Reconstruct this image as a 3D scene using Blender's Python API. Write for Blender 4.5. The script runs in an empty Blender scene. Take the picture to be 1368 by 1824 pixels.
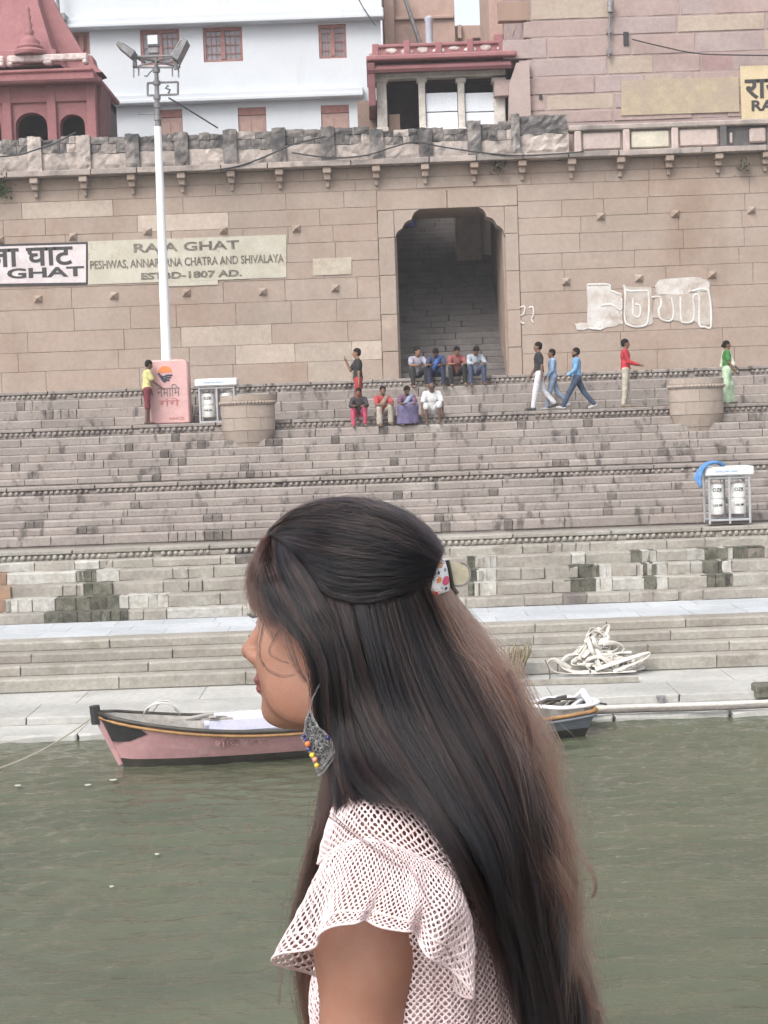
import bpy, math, random
import numpy as np
from mathutils import Matrix, Vector

# ------------------------------------------------------------------ camera, sky, sun, exposure
S = bpy.context.scene
COL = S.collection
R = math.radians
H = 4.8                      # eye height above the river
FPX = 2700.0                 # focal length in pixels of the 1368 x 1824 photograph
cam_d = bpy.data.cameras.new('camera')
cam_d.sensor_fit = 'VERTICAL'; cam_d.sensor_height = 24.0; cam_d.lens = FPX / 1824 * 24
cam_d.clip_start = 0.05; cam_d.clip_end = 3000
cam = bpy.data.objects.new('camera', cam_d); COL.objects.link(cam)
PITCH = math.atan(162 / FPX)
CM = Matrix.Translation((0, 0, H)) @ Matrix.Rotation(math.pi / 2 - PITCH, 4, 'X') @ Matrix.Rotation(R(-2.06), 4, 'Z')
cam.matrix_world = CM
S.camera = cam

W = bpy.data.worlds.new('World'); S.world = W; W.use_nodes = True
wn = W.node_tree.nodes; wl = W.node_tree.links
sky = wn.new('ShaderNodeTexSky'); sky.sky_type = 'NISHITA'; sky.sun_disc = False
SUN_EL, SUN_AZ = R(48), R(215)
sky.sun_elevation = SUN_EL; sky.sun_rotation = SUN_AZ
sky.air_density = 1.0; sky.dust_density = 4.0; sky.ozone_density = 1.0
wn['Background'].inputs['Strength'].default_value = 0.15
hs = wn.new('ShaderNodeHueSaturation'); hs.inputs['Saturation'].default_value = .28   # thin even cloud takes the blue out
wl.new(sky.outputs[0], hs.inputs['Color']); wl.new(hs.outputs[0], wn['Background'].inputs[0])
sun_d = bpy.data.lights.new('sun', 'SUN'); sun_d.energy = 0.85; sun_d.angle = R(25); sun_d.color = (1.0, .95, .88)
sun = bpy.data.objects.new('sun', sun_d); COL.objects.link(sun)
# sky sun_rotation is measured from +Y towards +X
sdir = Vector((math.sin(SUN_AZ) * math.cos(SUN_EL), math.cos(SUN_AZ) * math.cos(SUN_EL), math.sin(SUN_EL)))
sun.rotation_euler = sdir.to_track_quat('Z', 'Y').to_euler()
sun.location = sdir * 60
S.view_settings.view_transform = 'Standard'; S.view_settings.look = 'None'
S.view_settings.gamma = 1; S.view_settings.use_curve_mapping = False
S.view_settings.exposure = 0.98
S.render.engine = 'CYCLES'
S.cycles.use_denoising = True
S.cycles.max_bounces = 8

rnd = random.Random(7)
npr = np.random.default_rng(7)

# ------------------------------------------------------------------ where a pixel of the photograph lies in the place
CO = Vector((0, 0, H))
def ray(x, y):
    return (CM.to_3x3() @ Vector(((x - 684) / FPX, (912 - y) / FPX, -1)))
def at(x, y, Y):
    r = ray(x, y); return CO + r * (Y / r.y)
def atz(x, y, z):
    r = ray(x, y); return CO + r * ((z - H) / r.z)
def zc(yc, Y): return at(684, yc, Y).z
def solveY(yc, z): return atz(684, yc, z).y
def wx(x, y, Y): return at(x, y, Y).x
def wz(x, y, Y): return at(x, y, Y).z

# ------------------------------------------------------------------ objects
def wmat(o):
    m = o.matrix_basis.copy()
    return wmat(o.parent) @ o.matrix_parent_inverse @ m if o.parent else m
def link(o, parent=None):
    COL.objects.link(o)
    if parent is not None:
        o.parent = parent; o.matrix_parent_inverse = wmat(parent).inverted()
    return o
def tag(o, label=None, cat=None, group=None, kind=None):
    if label: o['label'] = label
    if cat: o['category'] = cat
    if group: o['group'] = group
    if kind: o['kind'] = kind
    return o
def empty(name, loc, label=None, cat=None, group=None, kind=None):
    o = bpy.data.objects.new(name, None); o.empty_display_size = .2
    o.location = loc; COL.objects.link(o)
    return tag(o, label, cat, group, kind)
def put(name, me, parent=None, loc=(0, 0, 0), rz=0, sc=(1, 1, 1), mat=None):
    o = bpy.data.objects.new(name, me); o.location = loc; o.rotation_euler = (0, 0, rz); o.scale = sc
    link(o, parent)
    if mat is not None:
        if not me.materials: me.materials.append(mat)
        elif me.materials[0] is not mat:
            o.material_slots[0].link = 'OBJECT'; o.material_slots[0].material = mat
    return o

class MB:
    def __init__(s): s.v = []; s.f = []; s.uv = None
    def add(s, vs, fs):
        n = len(s.v); s.v += [tuple(v) for v in vs]; s.f += [tuple(i + n for i in f) for f in fs]
    def box(s, x0, x1, y0, y1, z0, z1):
        s.add([(x0,y0,z0),(x1,y0,z0),(x1,y1,z0),(x0,y1,z0),(x0,y0,z1),(x1,y0,z1),(x1,y1,z1),(x0,y1,z1)],
              [(0,3,2,1),(4,5,6,7),(0,1,5,4),(1,2,6,5),(2,3,7,6),(3,0,4,7)])
    def bbox(s, x0, x1, y0, y1, z0, z1, b=.02):
        """box with bevelled edges"""
        b = min(b, (x1-x0)*.45, (y1-y0)*.45, (z1-z0)*.45)
        vs = []; idx = {}
        for i, X in enumerate(((x0, x0+b), (x1, x1-b))):
            for j, Y in enumerate(((y0, y0+b), (y1, y1-b))):
                for k, Z in enumerate(((z0, z0+b), (z1, z1-b))):
                    for a, p in enumerate(((X[0], Y[1], Z[1]), (X[1], Y[0], Z[1]), (X[1], Y[1], Z[0]))):
                        idx[i, j, k, a] = len(vs); vs.append(p)
        fs = []
        q = lambda *c: tuple(idx[e] for e in c)
        for i in (0, 1):
            f = q((i,0,0,0),(i,1,0,0),(i,1,1,0),(i,0,1,0)); fs.append(f if i else f[::-1])
            f = q((0,i,0,1),(0,i,1,1),(1,i,1,1),(1,i,0,1)); fs.append(f if i else f[::-1])
            f = q((0,0,i,2),(1,0,i,2),(1,1,i,2),(0,1,i,2)); fs.append(f if i else f[::-1])
        for i in (0, 1):
            for j in (0, 1):
                fs.append(q((i,j,0,0),(i,j,1,0),(i,j,1,1),(i,j,0,1)))
                fs.append(q((i,0,j,0),(i,1,j,0),(i,1,j,2),(i,0,j,2)))
                fs.append(q((0,i,j,1),(1,i,j,1),(1,i,j,2),(0,i,j,2)))
                for k in (0, 1): fs.append(q((i,j,k,0),(i,j,k,1),(i,j,k,2)))
        s.add(vs, fs)
    def tube(s, pts, r, n=6, cap=True, flat=None):
        """tube along pts; r may be a list; flat=(w,h) gives a ribbon-like oval"""
        P = [Vector(p) for p in pts]; m = len(P); ring = []; base = len(s.v); vs = []
        up = Vector((0, 0, 1)); last = None
        for i in range(m):
            t = (P[min(i+1, m-1)] - P[max(i-1, 0)])
            if t.length < 1e-9: t = Vector((0, 0, 1))
            t.normalize()
            a = (last if last is not None else (up if abs(t.z) < .9 else Vector((1, 0, 0))))
            u = (a - t * a.dot(t)); u.normalize(); last = u; w = t.cross(u)
            rr = r[i] if hasattr(r, '__len__') else r
            for k in range(n):
                an = 2*math.pi*k/n
                fa, fb = (flat if flat else (1, 1))
                vs.append(P[i] + u*(math.cos(an)*rr*fa) + w*(math.sin(an)*rr*fb))
        fs = [(i*n+k, i*n+(k+1) % n, (i+1)*n+(k+1) % n, (i+1)*n+k) for i in range(m-1) for k in range(n)]
        if cap: fs += [tuple(range(n))[::-1], tuple((m-1)*n+k for k in range(n))]
        s.add(vs, fs)
    def lathe(s, c, prof, n=16, a0=0, a1=2*math.pi, sx=1, sy=1):
        full = abs(a1-a0-2*math.pi) < 1e-6; N = n if full else n+1; vs = []
        for r, z in prof:
            for k in range(N):
                a = a0+(a1-a0)*k/n; vs.append((c[0]+r*math.cos(a)*sx, c[1]+r*math.sin(a)*sy, c[2]+z))
        fs = []
        for i in range(len(prof)-1):
            for k in range(n if full else n):
                k2 = (k+1) % N if full else k+1
                fs.append((i*N+k, i*N+k2, (i+1)*N+k2, (i+1)*N+k))
        if full:
            fs.append(tuple(range(N))[::-1]); fs.append(tuple((len(prof)-1)*N+k for k in range(N)))
        s.add(vs, fs)
    def prism(s, poly, o, u, w, d):
        """poly of 2D points in the frame (u, w) at o, pushed along vector d"""
        o, u, w, d = map(Vector, (o, u, w, d)); n = len(poly)
        a = [o+u*p[0]+w*p[1] for p in poly]; b = [p+d for p in a]
        s.add(a+b, [tuple(range(n))[::-1], tuple(range(n, 2*n))] + [(i, (i+1) % n, n+(i+1) % n, n+i) for i in range(n)])
    def ball(s, c, r, n=8, m=6):
        r = (r, r, r) if not hasattr(r, '__len__') else r
        vs = [(c[0], c[1], c[2]-r[2])]
        for i in range(1, m):
            a = -math.pi/2+math.pi*i/m
            for k in range(n):
                b = 2*math.pi*k/n; vs.append((c[0]+r[0]*math.cos(a)*math.cos(b), c[1]+r[1]*math.cos(a)*math.sin(b), c[2]+r[2]*math.sin(a)))
        vs.append((c[0], c[1], c[2]+r[2])); L = len(vs)-1
        fs = [(0, 1+(k+1) % n, 1+k) for k in range(n)]
        for i in range(m-2):
            for k in range(n):
                fs.append((1+i*n+k, 1+i*n+(k+1) % n, 1+(i+1)*n+(k+1) % n, 1+(i+1)*n+k))
        fs += [(1+(m-2)*n+k, 1+(m-2)*n+(k+1) % n, L) for k in range(n)]
        s.add(vs, fs)
    def mesh(s, name, smooth=False, mat=None, mats=None):
        me = bpy.data.meshes.new(name); me.from_pydata(s.v, [], s.f); me.validate(); me.update()
        if smooth: me.shade_smooth()
        for m in (mats or ([mat] if mat else [])): me.materials.append(m)
        return me
    def build(s, name, mat=None, parent=None, smooth=False, auto=None, loc=(0, 0, 0)):
        me = s.mesh(name, smooth or auto is not None, mat)
        if auto is not None: me.set_sharp_from_angle(angle=R(auto))
        return put(name, me, parent, loc)

def catm(P, n):
    """n points along a Catmull-Rom curve through P (k, d)"""
    P = np.asarray(P, float); k = len(P); t = np.linspace(0, k-1, n); i = np.clip(t.astype(int), 0, k-2); f = (t-i)[:, None]
    p0 = P[np.clip(i-1, 0, k-1)]; p1 = P[i]; p2 = P[i+1]; p3 = P[np.clip(i+2, 0, k-1)]
    return .5*((2*p1)+(-p0+p2)*f+(2*p0-5*p1+4*p2-p3)*f*f+(-p0+3*p1-3*p2+p3)*f**3)

# ------------------------------------------------------------------ materials
def nodes(name):
    m = bpy.data.materials.new(name); m.use_nodes = True
    nt = m.node_tree; return m, nt, nt.nodes['Principled BSDF']
def nn(nt, t, ins=None, **kw):
    n = nt.nodes.new(t)
    for k, v in kw.items(): setattr(n, k, v)
    for k, v in (ins or {}).items():
        s = n.inputs[k]
        if isinstance(v, bpy.types.NodeSocket): nt.links.new(v, s)
        elif isinstance(v, tuple) and len(v) == 3 and s.type == 'RGBA': s.default_value = (*v, 1)
        else: s.default_value = v
    return n
def pos(nt, sc=(1, 1, 1), off=None, obj=False):
    g = nn(nt, 'ShaderNodeTexCoord').outputs['Object'] if obj else nn(nt, 'ShaderNodeNewGeometry').outputs['Position']
    return nn(nt, 'ShaderNodeMapping', {0: g, 1: off or (0, 0, 0), 3: sc}).outputs[0]
def noise(nt, vec, sc, det=5, rough=.6):
    return nn(nt, 'ShaderNodeTexNoise', {'Vector': vec, 'Scale': sc, 'Detail': det, 'Roughness': rough}).outputs[0]
def rng(nt, v, a, b, c=0., d=1.):
    return nn(nt, 'ShaderNodeMapRange', {0: v, 1: a, 2: b, 3: c, 4: d}).outputs[0]
def mixc(nt, f, a, b, bt='MIX'):
    return nn(nt, 'ShaderNodeMix', {0: f, 6: a, 7: b}, data_type='RGBA', blend_type=bt).outputs[2]
def mk(name, c, c2=None, sc=1.2, rough=.85, stain=None, ssc=(3, 3, .7), slo=.56, shi=.72, samt=.8, bump=.25, bsc=25., rv=0., fine=.16, metal=0., wash=None, wlo=.6, whi=.75, wsc=(.7, .7, .7), hv=0., obj=False):
    m, nt, b = nodes(name)
    P = pos(nt, obj=obj)
    col = mixc(nt, rng(nt, noise(nt, P, sc), .38, .62), c, c2 or tuple(x*.8 for x in c))
    if wash:
        col = mixc(nt, rng(nt, noise(nt, pos(nt, wsc, (7, 3, 1), obj), 1, 7, .65), wlo, whi), col, wash)
    if stain:
        st = noise(nt, pos(nt, ssc, (3, 9, 2), obj), 1, 6, .62)
        col = mixc(nt, rng(nt, st, slo, shi, 0, samt), col, stain)
    fn = noise(nt, P, bsc, 6, .7)
    col = mixc(nt, 1., col, nn(nt, 'ShaderNodeCombineColor', {i: rng(nt, fn, .25, .75, 1-fine, 1+fine) for i in range(3)}).outputs[0], 'MULTIPLY')
    if rv or hv:
        rr = nn(nt, 'ShaderNodeObjectInfo').outputs['Random']
        r2 = nn(nt, 'ShaderNodeMath', {0: nn(nt, 'ShaderNodeMath', {0: rr, 1: 17.31}, operation='MULTIPLY').outputs[0]}, operation='FRACT').outputs[0]
        col = nn(nt, 'ShaderNodeHueSaturation', {'Hue': rng(nt, r2, 0, 1, .5-hv, .5+hv), 'Saturation': rng(nt, r2, 0, 1, 1.05, .93) if hv else 1., 'Value': rng(nt, rr, 0, 1, 1-rv, 1+rv), 'Color': col}).outputs[0]
    nt.links.new(col, b.inputs['Base Color'])
    b.inputs['Roughness'].default_value = rough; b.inputs['Metallic'].default_value = metal
    if bump:
        bb = nn(nt, 'ShaderNodeBump', {'Strength': bump, 'Distance': .02, 'Height': fn})
        nt.links.new(bb.outputs[0], b.inputs['Normal'])
    return m
def flat(name, c, rough=.6, metal=0., var=.1, bsc=20., bump=.08):
    return mk(name, c, tuple(x*(1-var) for x in c), sc=4, rough=rough, metal=metal, fine=var*.6, bsc=bsc, bump=bump)

_cl = {}
def cloth(c):
    k = tuple(round(x, 3) for x in c)
    if k not in _cl: _cl[k] = mk('cloth', c, tuple(x*.7 for x in c), sc=9, rough=.9, fine=.15, bsc=60, bump=.3)
    return _cl[k]

M_STEP = mk('step_sandstone', (.285, .25, .228), (.23, .20, .182), sc=.9, stain=(.06, .05, .047), ssc=(4.2, 1.2, 1.7), slo=.55, shi=.66, samt=.8, rv=.09, hv=.006, bsc=14, fine=.22, wash=(.44, .42, .39), wlo=.62, whi=.8)
M_LOW = mk('river_sandstone', (.315, .295, .26), (.25, .23, .20), sc=.8, stain=(.16, .14, .11), ssc=(1.6, 1.6, 2.2), slo=.58, shi=.75, samt=.7, rv=.09, hv=.006, bsc=12, fine=.25, wash=(.43, .42, .39), wlo=.58, whi=.74, bump=.5)
M_QUAY = mk('quay_concrete', (.43, .425, .405), (.35, .345, .325), sc=.9, stain=(.24, .22, .19), ssc=(.8, .8, 2), slo=.6, shi=.78, samt=.6, rv=.07, bsc=10, fine=.18)
M_PLAT = mk('platform_slate', (.46, .48, .50), (.39, .41, .43), sc=.7, stain=(.3, .29, .27), ssc=(.7, 1.2, 1), slo=.6, shi=.8, samt=.6, rv=.07, bsc=10, fine=.15)
M_MOSS = mk('mossy_masonry', (.06, .06, .044), (.13, .125, .098), sc=5, rv=.25, bsc=20, fine=.3, bump=.6)
M_DARK = mk('dark_joint_stone', (.105, .09, .082), (.16, .14, .125), sc=4, rv=.25, bsc=20, fine=.3, bump=.5)
M_CORE = mk('packed_rubble', (.20, .175, .155), (.15, .13, .115), sc=3)
M_WALL = mk('wall_sandstone', (.350, .280, .236), (.312, .244, .202), sc=.6, stain=(.25, .17, .12), ssc=(.6, .6, .35), slo=.52, shi=.75, samt=.7, rv=.022, hv=.0015, bsc=9, fine=.12, wash=(.41, .325, .27), wlo=.6, whi=.8, wsc=(.5, .5, 1.6))
M_WALLP = mk('wall_repair_stone', (.44, .37, .31), (.38, .32, .27), sc=1, rv=.1, bsc=9)
M_MORT = mk('lime_mortar', (.33, .255, .21), (.28, .21, .17), sc=2, bsc=30)
# ------------------------------------------------------------------ river
gx = np.arange(-9.5, 9.5001, .045); gy = np.arange(11.0, 26.3, .026)
X, Y = np.meshgrid(gx, gy, indexing='ij'); Z = np.zeros_like(X)
patch = .75+.25*np.sin(X*.31+1.1*np.sin(Y*.23))*np.sin(Y*.62+.8*np.sin(X*.4)+1)
for i in range(80):
    lam = .19*(3.6**npr.random()); th = npr.normal(0, .55)+.06
    k = 2*math.pi/lam; kx, ky = k*math.sin(th), k*math.cos(th)
    amp = .0125*lam
    env = .5+.5*np.sin(X*npr.uniform(.3, 1.5)+Y*npr.uniform(.2, 1.2)+npr.uniform(0, 6))
    ph = kx*X+ky*Y+npr.uniform(0, 6.28)+.5*np.sin(X*npr.uniform(.6, 2.4)+npr.uniform(0, 6))
    Z += amp*(np.sin(ph) if i % 5 == 0 else 1.35*(.64-np.abs(np.sin(ph/2))*1.0))*env*patch
nx_, ny_ = X.shape
vv = np.stack([X, Y, Z], -1).reshape(-1, 3)
ii = np.arange(nx_*ny_).reshape(nx_, ny_)
q = np.stack([ii[:-1, :-1], ii[1:, :-1], ii[1:, 1:], ii[:-1, 1:]], -1).reshape(-1, 4)
x0, x1, y0, y1 = gx[0], gx[-1], gy[0], gy[-1]; B = 400
out = [(-B, -B, -.01), (B, -B, -.01), (B, y0, -.01), (-B, y0, -.01), (-B, y1, -.01), (B, y1, -.01), (x0, y0, -.01), (x1, y0, -.01), (x0, y1, -.01), (x1, y1, -.01)]
nb = len(vv)
me = bpy.data.meshes.new('river_water')
me.from_pydata(np.vstack([vv, out]).tolist(), [], q.tolist()+[[nb, nb+1, nb+2, nb+3], [nb+3, nb+6, nb+8, nb+4], [nb+7, nb+2, nb+5, nb+9]])
me.shade_smooth()
m, nt, b = nodes('river_water')
P = pos(nt, (.35, .9, 1))
col = mixc(nt, rng(nt, noise(nt, P, .8, 4), .35, .65), (.088, .096, .060), (.066, .075, .048))
nt.links.new(col, b.inputs['Base Color'])
b.inputs['Roughness'].default_value = .015; b.inputs['IOR'].default_value = 1.45
w1 = noise(nt, pos(nt, (2.6, 6.5, 1)), 1.6, 4, .5)
bb = nn(nt, 'ShaderNodeBump', {'Strength': .75, 'Distance': .035, 'Height': w1})
nt.links.new(bb.outputs[0], b.inputs['Normal'])
me.materials.append(m)
tag(put('river_water', me), kind='structure')
g = MB(); g.box(-400, 400, -400, 24, -2.4, -2.0); g.box(-400, 400, 24, 400, -2.41, -.6)
tag(g.build('ground', M_CORE), kind='structure')

# ------------------------------------------------------------------ stone pieces
_stone = {}
def stone_mesh(l, h, d, v, ch=.015, jit=.008, tc=1.):
    """one dressed block: back at y=d, worn front face at y=0, x in +-l/2, z in +-h/2"""
    key = (l, h, d, v, ch, jit, tc)
    if key in _stone: return _stone[key]
    r = random.Random(hash(key) & 0xffff)
    J = lambda a=1.: r.uniform(-jit, jit)*a
    a, c = l/2, h/2; g = MB()
    nseg = max(2, int(l/.35)); xs = [-a+2*a*i/nseg for i in range(nseg+1)]
    vs = []
    for i, x in enumerate(xs):
        xe = x + (ch if i == 0 else -ch if i == nseg else 0)
        y_ = J(.8); dz = J(.6)
        vs += [(x, d, -c), (x, ch, -c), (xe, y_, -c+ch+J(.4)), (xe, y_+J(.3), c-ch*tc+dz), (x, ch*tc, c+J(.25)), (x, d, c)]
    fs = []
    for i in range(nseg):
        for k in range(5):
            A = i*6+k; fs.append((A, A+6, A+7, A+1))
    fs.append((0, 1, 2, 3, 4, 5)); e = nseg*6; fs.append((e+5, e+4, e+3, e+2, e+1, e))
    g.add(vs, fs)
    me = g.mesh('stone'); _stone[key] = me
    return me
def row(parent, name, x0, x1, yf, z0, z1, d, lens, mat, gap=.012, yj=.012, holes=(), pick=None, ch=.015, jit=.008, tc=1., vgap=None):
    """a course of blocks between x0 and x1; holes are x ranges left open; pick(x, z) may change the material"""
    segs = [(x0, x1)]
    for a, b_ in holes:
        segs = [s for p, q_ in segs for s in ((p, min(q_, a)), (max(p, b_), q_)) if s[1]-s[0] > .08]
    h = z1-z0-(gap if vgap is None else vgap)
    for p, q_ in segs:
        x = p - (rnd.uniform(0, lens[0]) if p == x0 else 0)
        while x < q_-.05:
            l = rnd.choice(lens)*rnd.uniform(.93, 1.07)
            if q_-(x+l) < lens[0]*.45: l = q_-x
            lq = max(.2, round(l/.2)*.2)
            me = stone_mesh(round(lq, 2), round(h, 3), d, rnd.randrange(3), ch, jit, tc)
            m_ = mat; cx = x+l/2
            if pick: m_ = pick(cx, (z0+z1)/2, l) or mat
            put(name, me, parent, (cx, yf+rnd.uniform(-yj, yj), (z0+z1)/2), 0, ((l-gap)/lq, 1, 1), m_)
            x += l

XL, XR = -12.0, 12.0
def xs_at(Y): return -(Y*.31), Y*.31
def in_poly(px, py, poly):
    c = False; n = len(poly)
    for i in range(n):
        (xa, ya), (xb, yb) = poly[i], poly[i-1]
        if (ya > py) != (yb > py) and px < (xb-xa)*(py-ya)/(yb-ya)+xa: c = not c
    return c
CMI = CM.inverted()
def px_of(p):
    q_ = CMI @ Vector(p); return 684+FPX*q_.x/-q_.z, 912-FPX*q_.y/-q_.z

def steps(tops, Y0, zbase, tread, label, mat, lens, beads=True, pick=None, jit=.008, polys=(), lastdepth=1.2):
    """a flight of stone steps rising away from the river; tops are picture heights of its edges; returns back Y and top z"""
    root = None; Yc = Y0; z = zbase; core = MB(); rows_ = []
    for i, t in enumerate(tops):
        z1 = zc(t, Yc); rows_.append((Yc, z, z1)); z = z1
        if i < len(tops)-1: Yc += tread
    Yend = Yc+lastdepth
    for i, (yf, a, b_) in enumerate(rows_):
        xa, xb = xs_at(Yend+2)
        core.box(xa-.5, xb+.5, yf+.03+.001*i, Yend+.6, a-.6, b_-.03)
    root = tag(core.build('stone_steps', M_CORE), kind='structure')
    for i, (yf, a, b_) in enumerate(rows_):
        xa, xb = xs_at(yf+1.)
        last = i == len(rows_)-1
        if last and beads:
            lip = .10
            row(root, 'step_stone', xa, xb, yf, a, b_-lip, tread+.1, lens, mat, pick=pick, jit=jit, gap=.002, vgap=.0, tc=2.4, ch=.014)
            row(root, 'ledge_slab', xa, xb, yf-.045, b_-lip+.003, b_, .6, [1.2, 1.6, 2.0], mat, pick=None, jit=.006)
            bd = MB(); x = xa
            rr_ = min(.058, (b_-a-lip)*.5)
            while x < xb:
                if rnd.random() > .06:
                    s_ = rr_*rnd.uniform(.8, 1.05)
                    bd.ball((x, yf-.012, b_-lip-rr_*.85), (s_*1.02, .05, s_), 7, 5)
                x += .135
            o = bd.build('scalloped_moulding', mat, root, smooth=True); o['kind'] = 'stuff'
        else:
            holes = []
            for pl_, mt_, ln_ in polys:
                yc_ = px_of((0, yf, (a+b_)/2))[1]; cr = []
                for j in range(len(pl_)):
                    (xa2, ya2), (xb2, yb2) = pl_[j], pl_[j-1]; ya2 += .036*(xa2-684); yb2 += .036*(xb2-684); yr = px_of((wx(684, 912, yf), yf, (a+b_)/2))[1]
                    if (ya2 > yr) != (yb2 > yr): cr.append(xa2+(yr-ya2)/(yb2-ya2)*(xb2-xa2))
                cr.sort()
                for q0, q1 in zip(cr[::2], cr[1::2]):
                    h0, h1 = wx(q0, px_of((0, yf, a))[1]-.036*(q0-684), yf), wx(q1, px_of((0, yf, a))[1]-.036*(q1-684), yf); holes.append((h0, h1))
                    row(root, 'facing_stone', h0, h1, yf+.002, a, b_, tread+.05, ln_, mt_, jit=.03, gap=.0, vgap=0, yj=.012, ch=.008)
            row(root, 'step_stone', xa, xb, yf, a, b_, tread+.1 if not last else .5, lens, mat, pick=pick, jit=jit, gap=.002, vgap=.0, tc=2.4, ch=.014, holes=holes)
    return Yc, z, Yend, root

M_STONES = {}
def pick_dark(prob, m=None, regions=()):
    def f(x, z, l):
        return (m or M_DARK) if l < .45 and rnd.random() < prob else None
    return f

# lower ledge at the water, quay, four low steps
ZL = .10; YLE = solveY(1288, ZL); YQ = solveY(1269, ZL); ZQ = zc(1255, YQ); YQB = solveY(1211, ZQ)
lg = MB(); xa, xb = -9, 9; lg.box(xa, xb, YLE+.2, YQ+.4, -2.3, ZL-.03)
ledge = tag(lg.build('water_ledge', M_CORE), kind='structure')
row(ledge, 'ledge_slab', xa, xb, YLE, -.35, ZL, YQ-YLE+.1, [1.0, 1.4, 1.8], M_QUAY, jit=.05, yj=.05, ch=.04)
qg = MB(); qg.box(xa, xb, YQ+.1, YQB+.4, -.3, ZQ-.02)
quay = tag(qg.build('quay', M_CORE), kind='structure')
row(quay, 'quay_block', xa, xb, YQ, ZL-.02, ZQ, 1.15, [1.4, 2.0, 2.6], M_QUAY, jit=.012)
row(quay, 'paving_slab', xa, xb, YQ+1.16, ZQ-.1, ZQ-.004, YQB-YQ-1.16+.05, [1.2, 1.8, 2.2], M_QUAY, jit=.004)
Y1, Z1, E1, F1 = steps([1187, 1164, 1142, 1121], YQB, ZQ, .33, '', M_LOW, [1.4, 1.8, 2.4], beads=False, lastdepth=.4, jit=.006)
YPB = solveY(1089, Z1)
pg = MB(); pg.box(-10.5, 10.5, Y1+.35, YPB+.5, Z1-.5, Z1-.03)
plat = tag(pg.build('platform_paving', M_CORE), kind='structure')
yy = Y1+.5; nrow = 3; dd = (YPB-yy)/nrow
for k in range(nrow):
    row(plat, 'paving_slab', -10.4, 10.4, yy+k*dd, Z1-.12, Z1+.004, dd-.008, [1.0, 1.3, 1.7], M_PLAT, jit=.003, yj=0, gap=.008)
# the worn flight: broken facing shows dark masonry here and there
broken = [[(95, 1102), (105, 1070), (150, 1062), (150, 1020), (178, 1020), (182, 1042), (205, 1050), (228, 1072), (228, 1102)],
          [(1015, 1062), (1020, 1030), (1040, 1008), (1068, 1010), (1072, 1062)], [(1136, 1005), (1138, 982), (1168, 982), (1170, 1052), (1150, 1052), (1146, 1010)],
          [(1255, 1000), (1258, 978), (1362, 978), (1362, 996), (1300, 1000), (1308, 1045), (1258, 1046), (1262, 1025)], [(835, 1055), (835, 1000), (850, 1000), (856, 1055)]]
rustb = [[(-40, 1092), (-40, 1032), (22, 1032), (20, 1060), (5, 1092)]]
M_RUST = mk('ochre_patched_stone', (.29, .19, .125), (.22, .15, .11), sc=4, rv=.15)
M_WHITE = mk('limewashed_stone', (.43, .42, .395), (.33, .315, .28), sc=5, rv=.1, bsc=12, fine=.25)
cur = [YPB]
def pick_worn(x, z, l):
    X_, Y_ = px_of((x, cur[0], z))
    return M_WHITE if rnd.random() < .05 else M_DARK if rnd.random() < .04 and l < .6 else None
white_ = [[(20, 1085), (20, 1058), (95, 1055), (100, 1085)], [(178, 1040), (180, 1016), (215, 1018), (208, 1042)], [(205, 1085), (240, 1060), (300, 1058), (300, 1085)], [(1150, 1002), (1150, 990), (1136, 978), (1170, 978), (1170, 1000)],
          [(1068, 1060), (1070, 1008), (1090, 1012), (1092, 1060)], [(1172, 1050), (1170, 1002), (1190, 1000), (1190, 1050)], [(1238, 1000), (1240, 975), (1256, 975), (1256, 1002)], [(860, 1050), (862, 1000), (885, 1000), (885, 1050)], [(1285, 1018), (1290, 985), (1306, 985), (1303, 1018)]]
POLYS = [(p, M_MOSS, [.2, .3, .4]) for p in broken]+[(p, M_RUST, [.3, .5]) for p in rustb]+[(p, M_WHITE, [.2, .3, .4]) for p in white_]
cur[0] = YPB+.9
Y2, Z2, E2, F2 = steps([1071, 1045, 1021, 998, 980, 959], YPB, Z1, .36, '', M_LOW, [.3, .5, 1.1, 1.5, .8], pick=pick_worn, jit=.03, polys=POLYS, lastdepth=1.2)
Y3, Z3, E3, F3 = steps([934, 920, 906, 892, 877, 862, 845], E2, Z2, .30, '', M_STEP, [.2, .2, 1.2, 1.5, 1.9], pick=pick_dark(.6), lastdepth=1.0)
Y4, Z4, E4, F4 = steps([831, 817, 802, 788, 774, 759, 741], E3, Z3, .30, '', M_STEP, [.2, .2, 1.2, 1.5, 1.9], pick=pick_dark(.6), lastdepth=1.5)
Y5, Z5, E5, F5 = steps([726, 709, 692, 675], E4, Z4, .32, '', M_STEP, [.2, 1.2, 1.6, 2.0], pick=pick_dark(.4), lastdepth=.9)
YW = E5                                                       # face of the great wall
print('LEVELS', [round(v, 2) for v in (YLE, YQ, ZQ, YQB, Y1, Z1, YPB, Y2, Z2, E2, Y3, Z3, Y4, Z4, Y5, Z5, YW)])

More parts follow.
